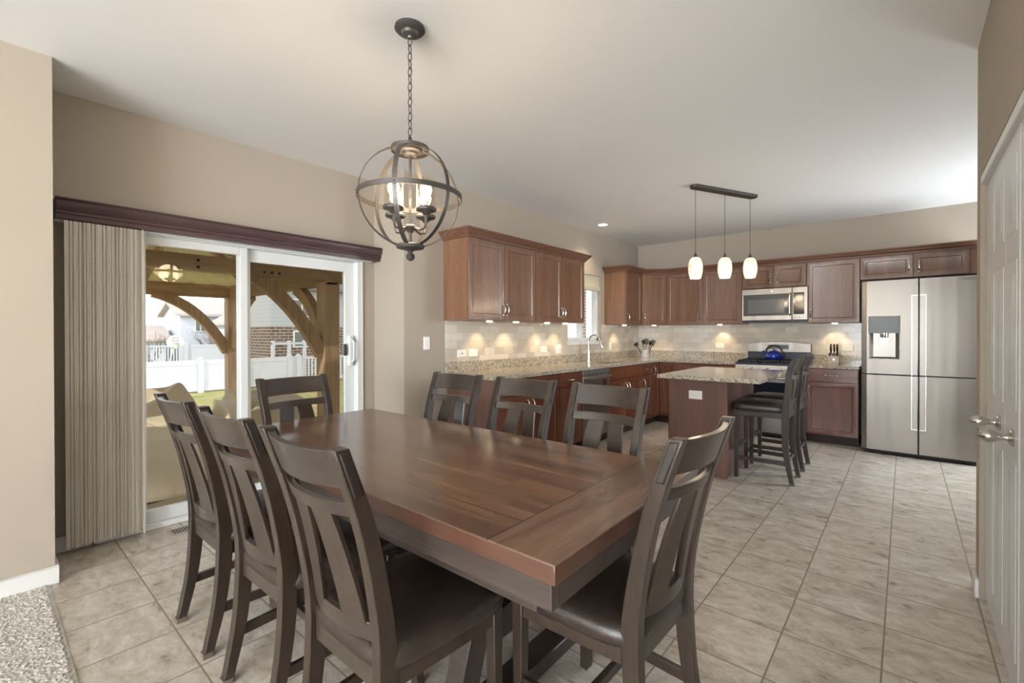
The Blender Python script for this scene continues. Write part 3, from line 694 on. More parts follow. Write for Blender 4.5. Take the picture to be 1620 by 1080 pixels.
# microwave
mw = thing('microwave', 'stainless over-the-range microwave with dark glass door', 'microwave', (-1.25, 6.47, 1.40))
MW = .364
MB().box(-MW, MW, .02, .375, .0, .415).build('body', 'black_plastic', mw)
MB().box(-MW, .20, -.015, .02, .012, .412).build('door', 'steel', mw, bevel=.004)
MB().box(-MW+.02, .165, -.018, -.0145, .07, .34).build('door_glass', 'mw_glass', mw)
MB().box(-MW+.075, .12, -.0195, -.0175, .1, .275).build('door_window', 'mw_inner', mw)
MB().tube([(.182, -.02, .075), (.182, -.05, .09), (.182, -.055, .2), (.182, -.05, .32), (.182, -.02, .335)], .012, 10).build('handle', 'nickel', mw)
MB().box(.203, MW, -.015, .02, .012, .412).build('control_panel', 'steel', mw, bevel=.004)
MB().box(.215, MW-.035, -.018, -.0145, .08, .345).build('touch_panel', 'oven_glass', mw)
for k in range(3): MB().lathe([(.006, 0), (.006, -.003), (0, -.0035)], (.24+.04*k, -.015, .045), 10, 'y').build('button', 'slot_dark', mw)
MB().lathe([(.014, 0), (.014, -.003), (0, -.0035)], (-.02, -.015, .378), 16, 'y').build('badge', 'chrome', mw)
MB().box(-MW+.0, MW, -.005, .3, -.012, 0).build('vent_grille', 'black_plastic', mw)
# refrigerator -----------------------------------------------------------
rf = thing('refrigerator', 'large four-door stainless steel refrigerator with water dispenser', 'refrigerator', (.105, 6.03, 0))
FW = .452
MB().box(-FW+.004, FW-.004, .07, .78, .03, 1.775).build('cabinet_body', 'gasket_dark', rf)
def fdoor(x0, x1, z0, z1, hole=None):
    m = MB(); n = 10
    def yy(x): return .0+.012*((x)/FW)**2 + (.01 if abs(abs(x)-FW) < .006 else 0)
    xs = sorted(set([x0, x1]+[x0+(x1-x0)*k/n for k in range(n+1)]+([hole[0], hole[1]] if hole else [])))
    zs = [z0, z1] if not hole else [z0, hole[2], hole[3], z1]
    for xa, xb in zip(xs[:-1], xs[1:]):
        for za, zb in zip(zs[:-1], zs[1:]):
            if hole and xa >= hole[0]-1e-6 and xb <= hole[1]+1e-6 and za >= hole[2]-1e-6 and zb <= hole[3]+1e-6: continue
            m.hexa([(xa, yy(xa), za), (xb, yy(xb), za), (xb, .065, za), (xa, .065, za), (xa, yy(xa), zb), (xb, yy(xb), zb), (xb, .065, zb), (xa, .065, zb)])
    bmesh.ops.remove_doubles(m.bm, verts=m.bm.verts, dist=1e-5)
    # drop the inner walls
    seen = {}
    for f in list(m.bm.faces):
        k = tuple(sorted(v.index for v in f.verts)) if False else tuple(sorted((round(v.co.x, 5), round(v.co.y, 5), round(v.co.z, 5)) for v in f.verts))
        seen.setdefault(k, []).append(f)
    dead = [f for fs in seen.values() if len(fs) > 1 for f in fs]
    bmesh.ops.delete(m.bm, geom=dead, context='FACES')
    return m
G = .004; Zs = .825
DH = (-.391, -.142, .985, 1.42)
d1 = fdoor(-FW, -G, Zs+G, 1.79, DH).build('fridge_door', 'steel', rf, bevel=.003)
d2 = fdoor(G, FW, Zs+G, 1.79).build('fridge_door', 'steel', rf, bevel=.003)
d3 = fdoor(-FW, -G, .045, Zs-G).build('fridge_door', 'steel', rf, bevel=.003)
d4 = fdoor(G, FW, .045, Zs-G).build('fridge_door', 'steel', rf, bevel=.003)
for dd, sx, z0, z1 in ((d1, -1, Zs+.006, 1.625), (d2, 1, Zs+.006, 1.625), (d3, -1, .29, Zs-.006), (d4, 1, .29, Zs-.006)):
    a, b = sorted((sx*.008, sx*.056))
    h = MB().box(a+.003, b-.003, -.0012, .01, z0, z1).build('handle_recess', 'steel_soft', dd)
    c0, c1 = sorted((sx*.056, sx*.050)); MB().box(c0, c1, -.005, .01, z0-.003, z1+.003).build('handle_edge', 'nickel', dd, bevel=.001)
    zz = z1 if z0 > Zs else z0; MB().box(a, b, -.004, .01, zz-.003, zz+.003).build('handle_edge', 'nickel', dd)
dp = MB().box(DH[0], DH[1], .004, .012, 1.25, DH[3]).build('dispenser_panel', 'led_grey', d1, bevel=.001)
m = MB(); xa, xb, za, zb = DH[0], DH[1], DH[2], 1.25
m.loft([[(xa, .004, za), (xb, .004, za), (xb, .004, zb), (xa, .004, zb)], [(xa+.004, .004, za+.003), (xb-.004, .004, za+.003), (xb-.004, .004, zb), (xa+.004, .004, zb)], [(xa+.035, .06, za+.02), (xb-.035, .06, za+.02), (xb-.035, .06, zb), (xa+.035, .06, zb)]], True, False)
m.hexa([(xa+.035, .06, za+.02), (xb-.035, .06, za+.02), (xb-.035, .064, za+.02), (xa+.035, .064, za+.02), (xa+.035, .06, zb), (xb-.035, .06, zb), (xb-.035, .064, zb), (xa+.035, .064, zb)])
m.build('dispenser_recess', 'steel_soft', d1)
MB().lathe([(.034, 1.25), (.034, 1.225), (.03, 1.205), (.0, 1.205)], ((xa+xb)/2, .03, 0), 18).box((xa+xb)/2-.033, (xa+xb)/2+.033, .025, .035, 1.14, 1.2).build('dispenser_nozzle', 'chrome', d1)
MB().box(-FW+.02, FW-.02, .06, .12, .01, .042).build('base_grille', 'gasket_dark', rf)
for x in (-.38, -.1, .14, .36): MB().lathe([(.02, 0), (.02, .03), (0, .03)], (x, .09, 0), 10).build('foot', 'gasket_dark', rf)
tx = bpy.data.curves.new('brand_lettering', 'FONT'); tx.body = 'SAMSUNG'; tx.size = .024; tx.extrude = .0008; tx.space_character = 1.25
tq = bpy.data.objects.new('lettering_source', tx); COL.objects.link(tq); bpy.context.view_layer.update()
tme = bpy.data.meshes.new_from_object(tq); bpy.data.objects.remove(tq)
to = bpy.data.objects.new('brand_lettering', tme); COL.objects.link(to); to.parent = d2; to.location = (.305, .0035, 1.752); to.rotation_euler = (PI/2, 0, .02)
tme.materials.clear(); tme.materials.append(MATS['slot_dark'])
# panel right of refrigerator nook
tag(MB().box(.572, .592, 6.18, 6.845, 0, 2.104).build('side_panel', 'cabinet_side_v'), 'tall brown wooden panel standing to the right of the refrigerator', 'panel')

# island -------------------------------------------------------------------
isl = thing('kitchen_island', 'brown wooden kitchen island with pale speckled granite top and white outlet', 'island', (-1.41, 4.64, 0))
ox, oy = -1.41, 4.64
MB().box(-1.665-ox, -1.165-ox, 4.17-oy, 5.1-oy, 0, BT).build('body', 'island_wood_glare', isl, bevel=.002)
MB().box(-1.22-ox, -1.158-ox, 4.163-oy, 4.225-oy, 0, BT).build('corner_post', 'island_wood_glare', isl, bevel=.002)
MB().box(-1.685-ox, -.855-ox, 3.94-oy, 5.17-oy, CT0, CT1).build('slab', 'granite', isl, bevel=.005)
iw = MB().box(-1.685-ox, -1.665-ox, 4.2-oy, 5.09-oy, .70, .848).box(-1.685-ox, -1.665-ox, 4.2-oy, 5.09-oy, .1, .695).build('cabinet_door', 'base_wood_v', isl, bevel=.003)

# outlets and switch plates --------------------------------------------------
def plate(label, loc, rz, w, h, kind='outlet'):
    p = thing('wall_outlet' if kind != 'switch' else 'light_switch', label, 'outlet' if kind != 'switch' else 'switch', loc, rz)
    MB().nested(-w/2, w/2, -h/2, h/2, [(0, -.003), (.004, -.007)], 0).build('cover_plate', 'plate_white', p)
    m = MB(); hor = w > h
    if kind == 'outlet':
        for s in (-1, 1):
            cx, cz = (s*.02, 0) if hor else (0, s*.02)
            for q in (-.005, .005):
                if hor: m.box(cx-.0035, cx+.0035, -.0078, -.0068, cz+q-.001, cz+q+.001)
                else: m.box(cx+q-.001, cx+q+.001, -.0078, -.0068, cz-.0035, cz+.0035)
            m.box(cx+(.009 if hor else -.0015), cx+(.012 if hor else .0015), -.0078, -.0068, cz-(.0015 if hor else .011), cz+(.0015 if hor else -.008))
        m.build('socket_slot', 'slot_dark', p)
    elif kind == 'jack': m.box(-.007, .007, -.0085, -.0068, -.007, .007); m.build('jack_port', 'slot_dark', p)
    elif kind == 'switch':
        for s in ((0,) if w < .09 else (-1, 1)): m.box(s*.022-.005, s*.022+.005, -.016, -.0068, -.01, .008)
        m.build('toggle', 'plate_white', p)
    return p
plate('white duplex outlet on the side of the kitchen island', (-1.425, 4.17, .70), 0, .118, .076)
plate('white vertical outlet on the bare wall left of the kitchen backsplash', (XK, 2.60, 1.165), PI/2, .07, .115)
plate('white horizontal jack plate, leftmost on the tiled backsplash', (XK+.009, 3.015, 1.06), PI/2, .115, .072, 'jack')
plate('white horizontal outlet on the backsplash, second from its near end', (XK+.009, 3.17, 1.06), PI/2, .115, .072)
plate('white horizontal outlet on the side backsplash under the long upper cabinets near the faucet', (XK+.009, 4.33, 1.065), PI/2, .11, .072, 'outlet')
plate('white double switch plate on the backsplash just left of the kitchen window', (XK+.009, 4.62, 1.06), PI/2, .115, .115, 'switch')
plate('white outlet on the side backsplash between the kitchen window and corner', (XK+.009, 5.915, 1.062), PI/2, .072, .1)
plate('white horizontal outlet on the back wall backsplash left of the stove', (-2.0, YB-.009, 1.072), 0, .115, .075)
plate('white horizontal outlet on the backsplash between knife block and refrigerator', (-.525, YB-.009, 1.072), 0, .115, .075)

# utensil crock and knife block ------------------------------------------------
uc = tag(MB().lathe([(.05, 0), (.055, .004), (.055, .115), (.058, .12), (.053, .122), (.05, .115), (.05, .01), (0, .01)], n=24).build('utensil_crock', 'crock_white', loc=(-2.97, 6.52, CT1)), 'white ribbed ceramic crock holding black utensils in the counter corner', 'crock')
def utensil(kind, dx, dy, rz, lean, label):
    u = thing('kitchen_utensil', label, 'utensil', (-2.97+dx, 6.52+dy, CT1+.012)); u.rotation_euler = (lean*math.sin(rz), lean*math.cos(rz), 0)
    MB().tube([(0, 0, 0), (0, 0, .19)], [.005, .006], 8).build('handle', 'black_plastic', u)
    if kind == 'ladle': MB().lathe([(.001, .19), (.025, .195), (.034, .215), (.036, .235), (.033, .235), (.02, .205), (.001, .2)], n=14).build('head', 'black_plastic', u)
    elif kind == 'spoon': MB().tube([(0, 0, .18), (0, 0, .205), (0, 0, .23), (0, 0, .25), (0, 0, .258)], [.006, .02, .027, .02, .006], 10).build('head', 'black_plastic', u)
    else:
        m = MB()
        for k in range(4): m.box(-.027+k*.0155, -.0175+k*.0155, -.002, .002, .2, .265)
        m.box(-.027, .0285, -.002, .002, .19, .2).box(-.027, .0285, -.002, .002, .265, .272).build('head', 'black_plastic', u)
    return u
utensil('ladle', -.03, -.01, 0, -.55, 'black ladle leaning far left out of the white crock')
utensil('spoon', -.012, .01, 0, -.1, 'black solid spoon standing at the centre of the white crock')
utensil('spatula', .005, -.012, 0, .08, 'black slotted turner standing upright in the white crock')
utensil('spoon', .02, 0, 0, .28, 'black spoon leaning right out of the white crock')
utensil('spatula', .028, .012, 0, .38, 'black slotted turner leaning farthest right in the white crock')
kb = thing('knife_block', 'pale wooden knife block filled with black-handled knives beside the stove', 'knife block', (-.645, 6.66, CT1))
MB().hexa([(-.055, -.05, 0), (.055, -.05, 0), (.055, .06, 0), (-.055, .06, 0), (-.055, -.05, .09), (.055, -.05, .09), (.055, .06, .15), (-.055, .06, .15)]).build('block', 'knife_block_mat', kb, bevel=.003)
MB().lathe([(.012, 0), (.012, -.0008), (0, -.001)], (0, -.05, .05), 14, 'y').build('emblem', 'nickel', kb)
for r, (n_, zz, yy, ln) in enumerate(((6, .09, -.035, .05), (2, .12, .012, .1), (3, .135, .04, .11))):
    for k in range(n_):
        kn = thing('kitchen_knife', ['short black steak knife in the front row of the knife block', 'black-handled knife in the middle row of the knife block', 'long black-handled knife in the back row of the knife block'][r], 'knife', (-.645+(-.04+.08*k/(n_-1)), 6.66+yy, CT1+zz-.02), 0, 'knives in the knife block, row %d' % (r+1)) if False else None
        x = (-.042+.084*k/(n_-1))*(1 if r == 0 else .75); hwk = .0055 if r == 0 else .009
        o = MB().box(-hwk, hwk, -.009, .009, 0, ln).box(-hwk*.8, hwk*.8, -.0065, .0065, ln, ln+.006).build('kitchen_knife', 'black_plastic', bevel=.002)
        o.location = (-.645+x, 6.66+yy, CT1+zz-.012); o.rotation_euler = (.35, 0, 0)
        tag(o, ['short black knife handle in the front row of the knife block', 'tall black knife handle in the middle of the knife block', 'long black knife handle in the back row of the knife block'][r], 'knife', ['front row of knives', 'middle row of knives', 'back row of knives'][r])

# ------------------------------------------------------------ chairs
def tapered_post(pts, wx, name, mat, parent, xoff):
    """pts: (y, z, depth, x) curve of a leg or post"""
    rings = []
    for y, z, dpt, x in pts: rings.append([(x-wx/2, y-dpt/2, z), (x+wx/2, y-dpt/2, z), (x+wx/2, y+dpt/2, z), (x-wx/2, y+dpt/2, z)])
    return MB().loft(rings).build(name, mat, parent, bevel=.003, ang=25)
def smooth_curve(keys, n=16):
    out = []
    for i in range(n+1):
        z = keys[0][0]+(keys[-1][0]-keys[0][0])*i/n
        for k in range(len(keys)-1):
            if keys[k][0]-1e-9 <= z <= keys[k+1][0]+1e-9: break
        z0, z1 = keys[k][0], keys[k+1][0]; tt = (z-z0)/(z1-z0)
        def tang(j, c):
            a, b = max(j-1, 0), min(j+1, len(keys)-1); return (keys[b][c]-keys[a][c])/(keys[b][0]-keys[a][0])
        vals = []
        for c in range(1, len(keys[0])):
            p0, p1 = keys[k][c], keys[k+1][c]; m0, m1 = tang(k, c)*(z1-z0), tang(k+1, c)*(z1-z0)
            vals.append((2*tt**3-3*tt**2+1)*p0+(tt**3-2*tt**2+tt)*m0+(-2*tt**3+3*tt**2)*p1+(tt**3-tt**2)*m1)
        out.append((z, vals))
    return out
def make_chair(name, label, cat, group, loc, rz, SH, TOP, stool=False):
    t = thing(name, label, cat, loc, rz, group)
    hw = .188 if not stool else .165; hb = .17 if not stool else .15; sy = -.20
    foot = -.262 if not stool else -.245; top = -.328 if not stool else -.27
    keys = [(0, foot, .032, hb), (SH*.45, foot+.045, .044, hb+.002), (SH-.01, sy, .052, hb+.004), (SH+.13, sy-.016, .047, hb+.008), (SH+.33, sy-.06 if not stool else sy-.032, .043, hb+.014), (TOP, top, .036, hb+.018)]
    cur = smooth_curve(keys, 18)
    def at(z):
        for (z0, v0), (z1, v1) in zip(cur[:-1], cur[1:]):
            if z0 <= z <= z1: tt = (z-z0)/(z1-z0); return [a+(b-a)*tt for a, b in zip(v0, v1)]
        return cur[-1][1]
    for s in (-1, 1):
        p = tapered_post([(v[0], z, v[1], s*v[2]) for z, v in cur], .036, 'rear_post', 'chair_wood', t, 0)
        # raised strip on the outside of the post beside the crest
        q = [(at(z)[0], z, .022, s*(at(z)[2]+.018+.001)) for z in (TOP-.115, TOP-.06, TOP-.008)]
        tapered_post(q, .006, 'post_inlay', 'chair_inlay', p, 0)
        MB().box(-.0185, .0185, -.0165, .0165, 0, .02).build('felt_pad', 'felt', p, loc=(s*hb, foot, 0))
    for s in (-1, 1):
        f = tapered_post([(.175, 0, .030, s*hw), (.175, SH*.5, .035, s*hw), (.175, SH-.045, .040, s*hw)], .036, 'front_leg', 'chair_wood', t, 0)
    # curved rails : crest, slim rail, lower rail
    def rail(nm, z0, z1, th, bow, par=t):
        n = 12; rings = []
        for i in range(n+1):
            tt = i/n*2-1; ring = []
            for z, sd_ in ((z0, 1), (z0, -1), (z1, -1), (z1, 1)):
                v = at(z); x = tt*(v[2]-.014); b = bow*(1-tt*tt)
                ring.append((x, v[0]-b+sd_*th/2+(.002), z))
            rings.append(ring)
        return MB().loft(rings).build(nm, 'chair_wood_x', par, bevel=.002, ang=25)
    cr = .094 if not stool else .085; gp = .037 if not stool else .05; sl = .036
    zc = TOP-.008
    rail('crest_rail', zc-cr, zc, .02, .036)
    zr1 = zc-cr-gp; zr0 = zr1-sl
    rail('back_rail', zr0, zr1, .018, .036)
    zl1 = SH+.075 if not stool else SH+.07; zl0 = zl1-.05
    rail('lower_rail', zl0, zl1, .018, .03)
    for s in (-1, 1):
        n = 5; rings = []
        for i in range(n+1):
            z = zl1-.01+(zr0+.012-zl1)*i/n; u = i/n; cx = s*(.089*(1-u)+.051*u) if not stool else s*(.07*(1-u)+.045*u); v = at(z); W2 = .0415 if not stool else .03
            ring = []
            for (dx, sg) in ((-W2, 1), (W2, 1), (W2, -1), (-W2, -1)):
                x = cx+dx; b = .034*(1-(x/v[2])**2); ring.append((x, v[0]-b+sg*.006+.002, z))
            rings.append(ring)
        MB().loft(rings).build('back_slat', 'chair_wood', t, bevel=.0015)
    # aprons
    za, zb = SH-.095, SH-.045
    MB().box(-hw+.018, hw-.018, .165, .187, za, zb).build('apron', 'chair_wood_x', t, bevel=.002)
    MB().box(-hb+.018, hb-.018, sy-.012, sy+.012, za, zb+.01).build('apron', 'chair_wood_x', t, bevel=.002)
    for s in (-1, 1):
        MB().hexa([(s*hw-.010, .158, za), (s*hw+.010, .158, za), (s*(hb+.002)+.010, sy+.02, za), (s*(hb+.002)-.010, sy+.02, za), (s*hw-.010, .158, zb), (s*hw+.010, .158, zb), (s*(hb+.002)+.010, sy+.02, zb), (s*(hb+.002)-.010, sy+.02, zb)]).box(*((s*hw-.013, s*hw+.013) if True else 0), .0, .15, zb-.012, zb-.008).build('apron', 'chair_wood', t, bevel=.0015)
        zs = .165 if not stool else .17
        v = at(zs); MB().hexa([(s*hw-.009, .162, zs-.017), (s*hw+.009, .162, zs-.017), (s*hb+.009, v[0]+.015, zs-.017), (s*hb-.009, v[0]+.015, zs-.017), (s*hw-.009, .162, zs+.017), (s*hw+.009, .162, zs+.017), (s*hb+.009, v[0]+.015, zs+.017), (s*hb-.009, v[0]+.015, zs+.017)]).build('stretcher', 'chair_wood', t, bevel=.0015)
    if stool:
        MB().box(-hw+.016, hw-.016, .168, .184, .245, .28).build('footrest', 'chair_wood_x', t, bevel=.002)
        v = at(.2); MB().box(-hb+.016, hb-.016, v[0]-.01, v[0]+.008, .185, .215).build('stretcher', 'chair_wood_x', t, bevel=.002)
    else:
        zs = .165; MB().box(-(hw+hb)/2+.008, (hw+hb)/2-.008, -.03, -.008, zs-.015, zs+.015).build('stretcher', 'chair_wood_x', t, bevel=.002)
    # cushion: superellipse loft, crowned
    rings = []; N = 40
    W_f, W_r, D_ = (.232, .205, .222) if not stool else (.208, .185, .215)
    kk = .008 if not stool else .016
    lay = [(-.048, .93, 0), (-.046, .965, 0), (-.036, .99, 0), (-.022, 1.0, 0), (-.008+kk*.3, .985, 0), (.0+kk*.6, .95, 0), (.006+kk*.8, .88, 0), (.011+kk, .72, 0), (.016+kk, .45, 0), (.018+kk, .18, 0)]
    for dz, sc, _ in lay:
        ring = []
        for k in range(N):
            a = 2*PI*k/N; ca, sa = math.cos(a), math.sin(a); e = .34
            x = math.copysign(abs(ca)**e, ca); y = math.copysign(abs(sa)**e, sa)
            Wd = W_r+(W_f-W_r)*(y+1)/2
            wob = .0022*math.sin(a*14)*(1 if dz < -.015 and abs(abs(x)-abs(y)) < .25 else 0)
            ring.append((x*Wd*sc, (y*D_*sc)+.002+(.0 if y < 0 else .0), SH+dz+wob))
        rings.append(ring)
    MB().loft(rings).build('seat_cushion', 'leather', t, ang=60)
    return t
CH_GROUP = 'dining chairs around the table'
CSH, CTOP = .468, .998
near_y = .515+.328; far_y = 2.003-.328
ch = make_chair('dining_chair', 'dark wooden dining chair with black seat at near side of table, closest to the camera', 'chair', CH_GROUP, (-1.136, near_y, 0), 0, CSH, CTOP)
for loc, rz, lab in (((-2.232, near_y-.006, 0), .01, 'dark dining chair on the near side of the table, closest to the vertical blinds'),
                     ((-1.685, near_y, 0), .02, 'dark dining chair in the middle of the near long side of the table'),
                     ((-2.155, far_y-.01, 0), PI+.05, 'dark dining chair on the far side of the table, in front of the bare wall'),
                     ((-1.62, far_y, 0), PI+.01, 'dark dining chair in the middle of the far side, before the cabinet end'),
                     ((-1.108, far_y+.008, 0), PI-.015, 'dark dining chair on the far side of the table, in front of the dishwasher'),
                     ((-2.77+.328, 1.238, 0), -PI/2+.05, 'dark dining chair at the left end of the table, back to the patio door'),
                     ((-.41-.328, 1.289, 0), PI/2-.02, 'dark dining chair at the right end of the table, nearest the pantry door')):
    copy_thing(ch, loc, rz, lab)
st = make_chair('bar_stool', 'dark counter stool with black padded seat at the island, nearer the dining table', 'stool', 'counter stools at the island', (-.70-.245, 4.475, 0), PI/2, .635, 1.045, True)
copy_thing(st, (-.945, 5.0, 0), PI/2, 'dark counter stool with black padded seat at the island, nearer the stove')

# dining table ---------------------------------------------------------------
tb = thing('dining_table', 'long rectangular walnut-topped dining table with dark apron and trestle base', 'table', (-1.612, 1.236, 0), math.radians(.9))
top_ = MB().box(-TBX, TBX, -TBY, TBY, .715, .76).build('tabletop', 'tabletop', tb, bevel=.003)
top_.data.materials.append(MATS['table_edge'])
for p in top_.data.polygons:
    if abs(p.normal.z) < .5: p.material_index = 1
ax, ay = TBX-.03, TBY-.03
MB().box(-ax, ax, -ay, -ay+.022, .635, .715).box(-ax, ax, ay-.022, ay, .635, .715).box(-ax, -ax+.022, -ay+.022, ay-.022, .635, .715).box(ax-.022, ax, -ay+.022, ay-.022, .635, .715).build('apron', 'table_apron', tb, bevel=.002)
MB().box(-ax+.1, ax-.1, -ay+.08, -ay+.10, .56, .70).box(-ax+.1, ax-.1, ay-.10, ay-.08, .56, .70).build('under_frame', 'table_apron', tb)
for sx in (-1, 1):
    px = sx*.56
    MB().box(px-.05, px+.05, -.36, .36, .0, .06).build('foot_beam', 'table_apron', tb, bevel=.006)
    MB().box(px-.045, px+.045, -.33, .33, .64, .70).build('top_beam', 'table_apron', tb, bevel=.004)
    for sy in (-1, 1):
        MB().hexa([(px-.035, sy*.30-.045, .06), (px+.035, sy*.30-.045, .06), (px+.035, sy*.30+.045, .06), (px-.035, sy*.30+.045, .06), (px-.035, sy*.10-.045, .66), (px+.035, sy*.10-.045, .66), (px+.035, sy*.10+.045, .66), (px-.035, sy*.10+.045, .66)]).build('trestle_leg', 'table_apron', tb, bevel=.003)
MB().box(-.52, .52, -.03, .03, .16, .27).build('stretcher', 'table_apron', tb, bevel=.004)

# ------------------------------------------------------------ light fixtures
chx, chy, chz, CR = -1.71, 1.281, 1.868, .226
cl = thing('orb_chandelier', 'bronze orb chandelier with four glass cylinder lights above the dining table', 'chandelier', (chx, chy, chz))
az0 = math.atan2(chy, chx)      # azimuth of the fixture seen from the camera
MB().lathe([(.0, HC-chz), (.066, HC-chz), (.068, HC-chz-.01), (.058, HC-chz-.02), (.04, HC-chz-.024), (.034, HC-chz-.034), (.012, HC-chz-.042), (.008, HC-chz-.05), (0, HC-chz-.05)], n=32).build('canopy', 'dark_bronze', cl)
m = MB(); z = HC-chz-.045; k = 0
while z > CR+.03:
    a = k*PI/2+.3; pts = []
    for i in range(13):
        q = 2*PI*i/12; pts.append((.0095*math.cos(q)*math.cos(a), .0095*math.cos(q)*math.sin(a), z-.019+.021*math.sin(q)))
    m.tube(pts, .0024, 6, False); z -= .034; k += 1
m.build('chain', 'dark_bronze', cl)
MB().tube([(.012*math.cos(q), 0, CR+.015+.028*math.sin(q)) for q in [2*PI*i/16 for i in range(17)]], .004, 8, False).build('hanging_loop', 'dark_bronze', cl)
def hoop(a, name):
    pts = [(CR*math.cos(q)*math.cos(a), CR*math.cos(q)*math.sin(a), CR*math.sin(q)) for q in [math.radians(-78+156*i/40) for i in range(41)]]
    return MB().ribbon(pts, (-math.sin(a), math.cos(a), 0), .020, .003).build(name, 'dark_bronze', cl)
base = math.atan2(-chy, -chx)   # towards the camera
for k in range(6): hoop(base-math.radians(16)+k*PI/3, 'orb_rib')
rr = CR+.005
MB().loft([[((rr+dr)*math.cos(a), (rr+dr)*math.sin(a), dz) for dr, dz in ((-.002, -.011), (.002, -.011), (.002, .011), (-.002, .011))] for a in [2*PI*i/72 for i in range(73)]], True, False).build('orb_band', 'dark_bronze', cl)
for k in range(6):
    a = base-math.radians(16)+k*PI/3
    o = MB().lathe([(.0045, 0), (.0045, .002), (.002, .004), (0, .004)], n=8, axis='x').build('rivet', 'dark_bronze', cl); o.location = ((rr+.002)*math.cos(a), (rr+.002)*math.sin(a), 0); o.rotation_euler = (0, 0, a)
MB().lathe([(.082, CR-.022), (.085, CR-.022), (.085, CR-.002), (.082, CR-.002), (.082, CR-.022)], n=40, cap=False).lathe([(0, CR-.004), (.083, CR-.004), (.083, CR-.008), (0, CR-.008)], n=40).build('top_ring', 'dark_bronze', cl)
MB().lathe([(0, CR-.008), (.055, CR-.008), (.05, CR-.02), (.035, CR-.024), (.03, CR-.034), (.01, CR-.04), (0, CR-.04)], n=28).build('top_cup', 'dark_bronze', cl)
MB().tube([(0, 0, CR-.03), (0, 0, -CR+.0)], .006, 10).build('centre_rod', 'dark_bronze', cl)
MB().lathe([(.0, -.125), (.018, -.125), (.03, -.133), (.032, -.14), (.018, -.148), (.012, -.16), (0, -.16)], n=24).build('hub', 'dark_bronze', cl)
MB().lathe([(0, -CR+.012), (.06, -CR+.012), (.066, -CR+.006), (.06, -CR-.006), (.03, -CR-.012), (.014, -CR-.018), (.009, -CR-.026), (.018, -CR-.034), (.021, -CR-.045), (.016, -CR-.056), (.006, -CR-.062), (0, -CR-.063)], n=28).build('finial', 'dark_bronze', cl)
for k in range(4):
    a = base+math.radians(45)+k*PI/2-.02; ca, sa = math.cos(a), math.sin(a); R_ = .098
    MB().tube([(.02*ca, .02*sa, -.138), (.06*ca, .06*sa, -.155), (.09*ca, .09*sa, -.148), (R_*ca, R_*sa, -.125), (R_*ca, R_*sa, -.09)], .0055, 8).build('arm', 'dark_bronze', cl)
    MB().lathe([(.0, -.095), (.012, -.095), (.02, -.085), (.044, -.076), (.047, -.068), (.044, -.062), (0, -.062)], (R_*ca, R_*sa, 0), 24).build('bobeche', 'dark_bronze', cl)
    MB().lathe([(.0405, -.062), (.0405, .085)], (R_*ca, R_*sa, 0), 28, cap=False).build('glass_shade', 'seeded_glass', cl)
    MB().lathe([(.011, -.062), (.011, -.03), (.0, -.03)], (R_*ca, R_*sa, 0), 12).build('bulb_socket', 'crock_white', cl)
    MB().lathe([(.009, -.03), (.013, -.018), (.024, .005), (.0255, .022), (.018, .04), (.006, .048), (0, .049)], (R_*ca, R_*sa, 0), 16).build('light_bulb', 'bulb_glow', cl)
# three-light pendant bar
P0, P1 = Vector((-1.515, 4.33, HC)), Vector((-1.15, 5.10, HC)); pc = (P0+P1)/2; pdir = (P1-P0); pang = math.atan2(pdir.y, pdir.x); Lb = pdir.length
pb = thing('island_pendant', 'three-light pendant fixture on a bronze ceiling bar over the kitchen island', 'pendant light', pc, pang)
poly = []
for s in (1, -1):
    for k in range(9):
        a = -PI/2+PI*k/8 if s == 1 else PI/2+PI*k/8
        poly.append((s*(Lb/2-.035)+.04*math.cos(a)*.9, .045*math.sin(a)))
MB().prism(poly, -.028, 0).build('ceiling_bar', 'dark_bronze', pb, bevel=.003)
for k, (u, zc) in enumerate(((-.455, 1.862), (0.0, 1.885), (.42, 1.905))):
    x = u*Lb*.98; zz = zc-HC
    MB().tube([(x, 0, -.02), (x, 0, zz+.13)], .0026, 6).build('cord', 'dark_bronze', pb)
    MB().lathe([(.0, zz+.15), (.004, zz+.15), (.006, zz+.135), (.02, zz+.105), (.024, zz+.097), (0, zz+.097)], (x, 0, 0), 16).build('socket_cap', 'dark_bronze', pb)
    MB().lathe([(.028, zz+.098), (.045, zz+.085), (.058, zz+.055), (.065, zz+.01), (.063, zz-.04), (.052, zz-.085), (.047, zz-.1), (.045, zz-.1), (.05, zz-.083), (.061, zz-.04), (.063, zz+.01), (.05, zz+.06), (.028, zz+.09)], (x, 0, 0), 28, cap=False).build('glass_shade', 'alabaster', pb)
    MB().lathe([(.0, zz+.06), (.018, zz+.04), (.024, zz), (.016, zz-.03), (0, zz-.035)], (x, 0, 0), 12).build('light_bulb', 'bulb_glow', pb)
    wp = Matrix.Translation(pc) @ Matrix.Rotation(pang, 4, 'Z') @ Vector((x, 0, zz-.13))
    light('pendant_glow', 'POINT', wp, 2.2, (1, .8, .58), .05)
# recessed ceiling light
cn_ = thing('recessed_light', 'small round lit recessed ceiling light near the kitchen window', 'ceiling light', (-2.93, 5.18, HC))
MB().lathe([(.058, -.001), (.075, -.001), (.076, -.005), (.058, -.006), (.058, -.001)], n=28, cap=False).build('trim_ring', 'trim_white', cn_)
MB().lathe([(0, -.002), (.058, -.002), (.058, -.0035), (0, -.0035)], n=28).build('lamp_face', 'can_glow', cn_)
light('recessed_glow', 'SPOT', (-2.93, 5.18, HC-.01), 38, (1, .84, .62), .05, spot_size=math.radians(115), spot_blend=.8)
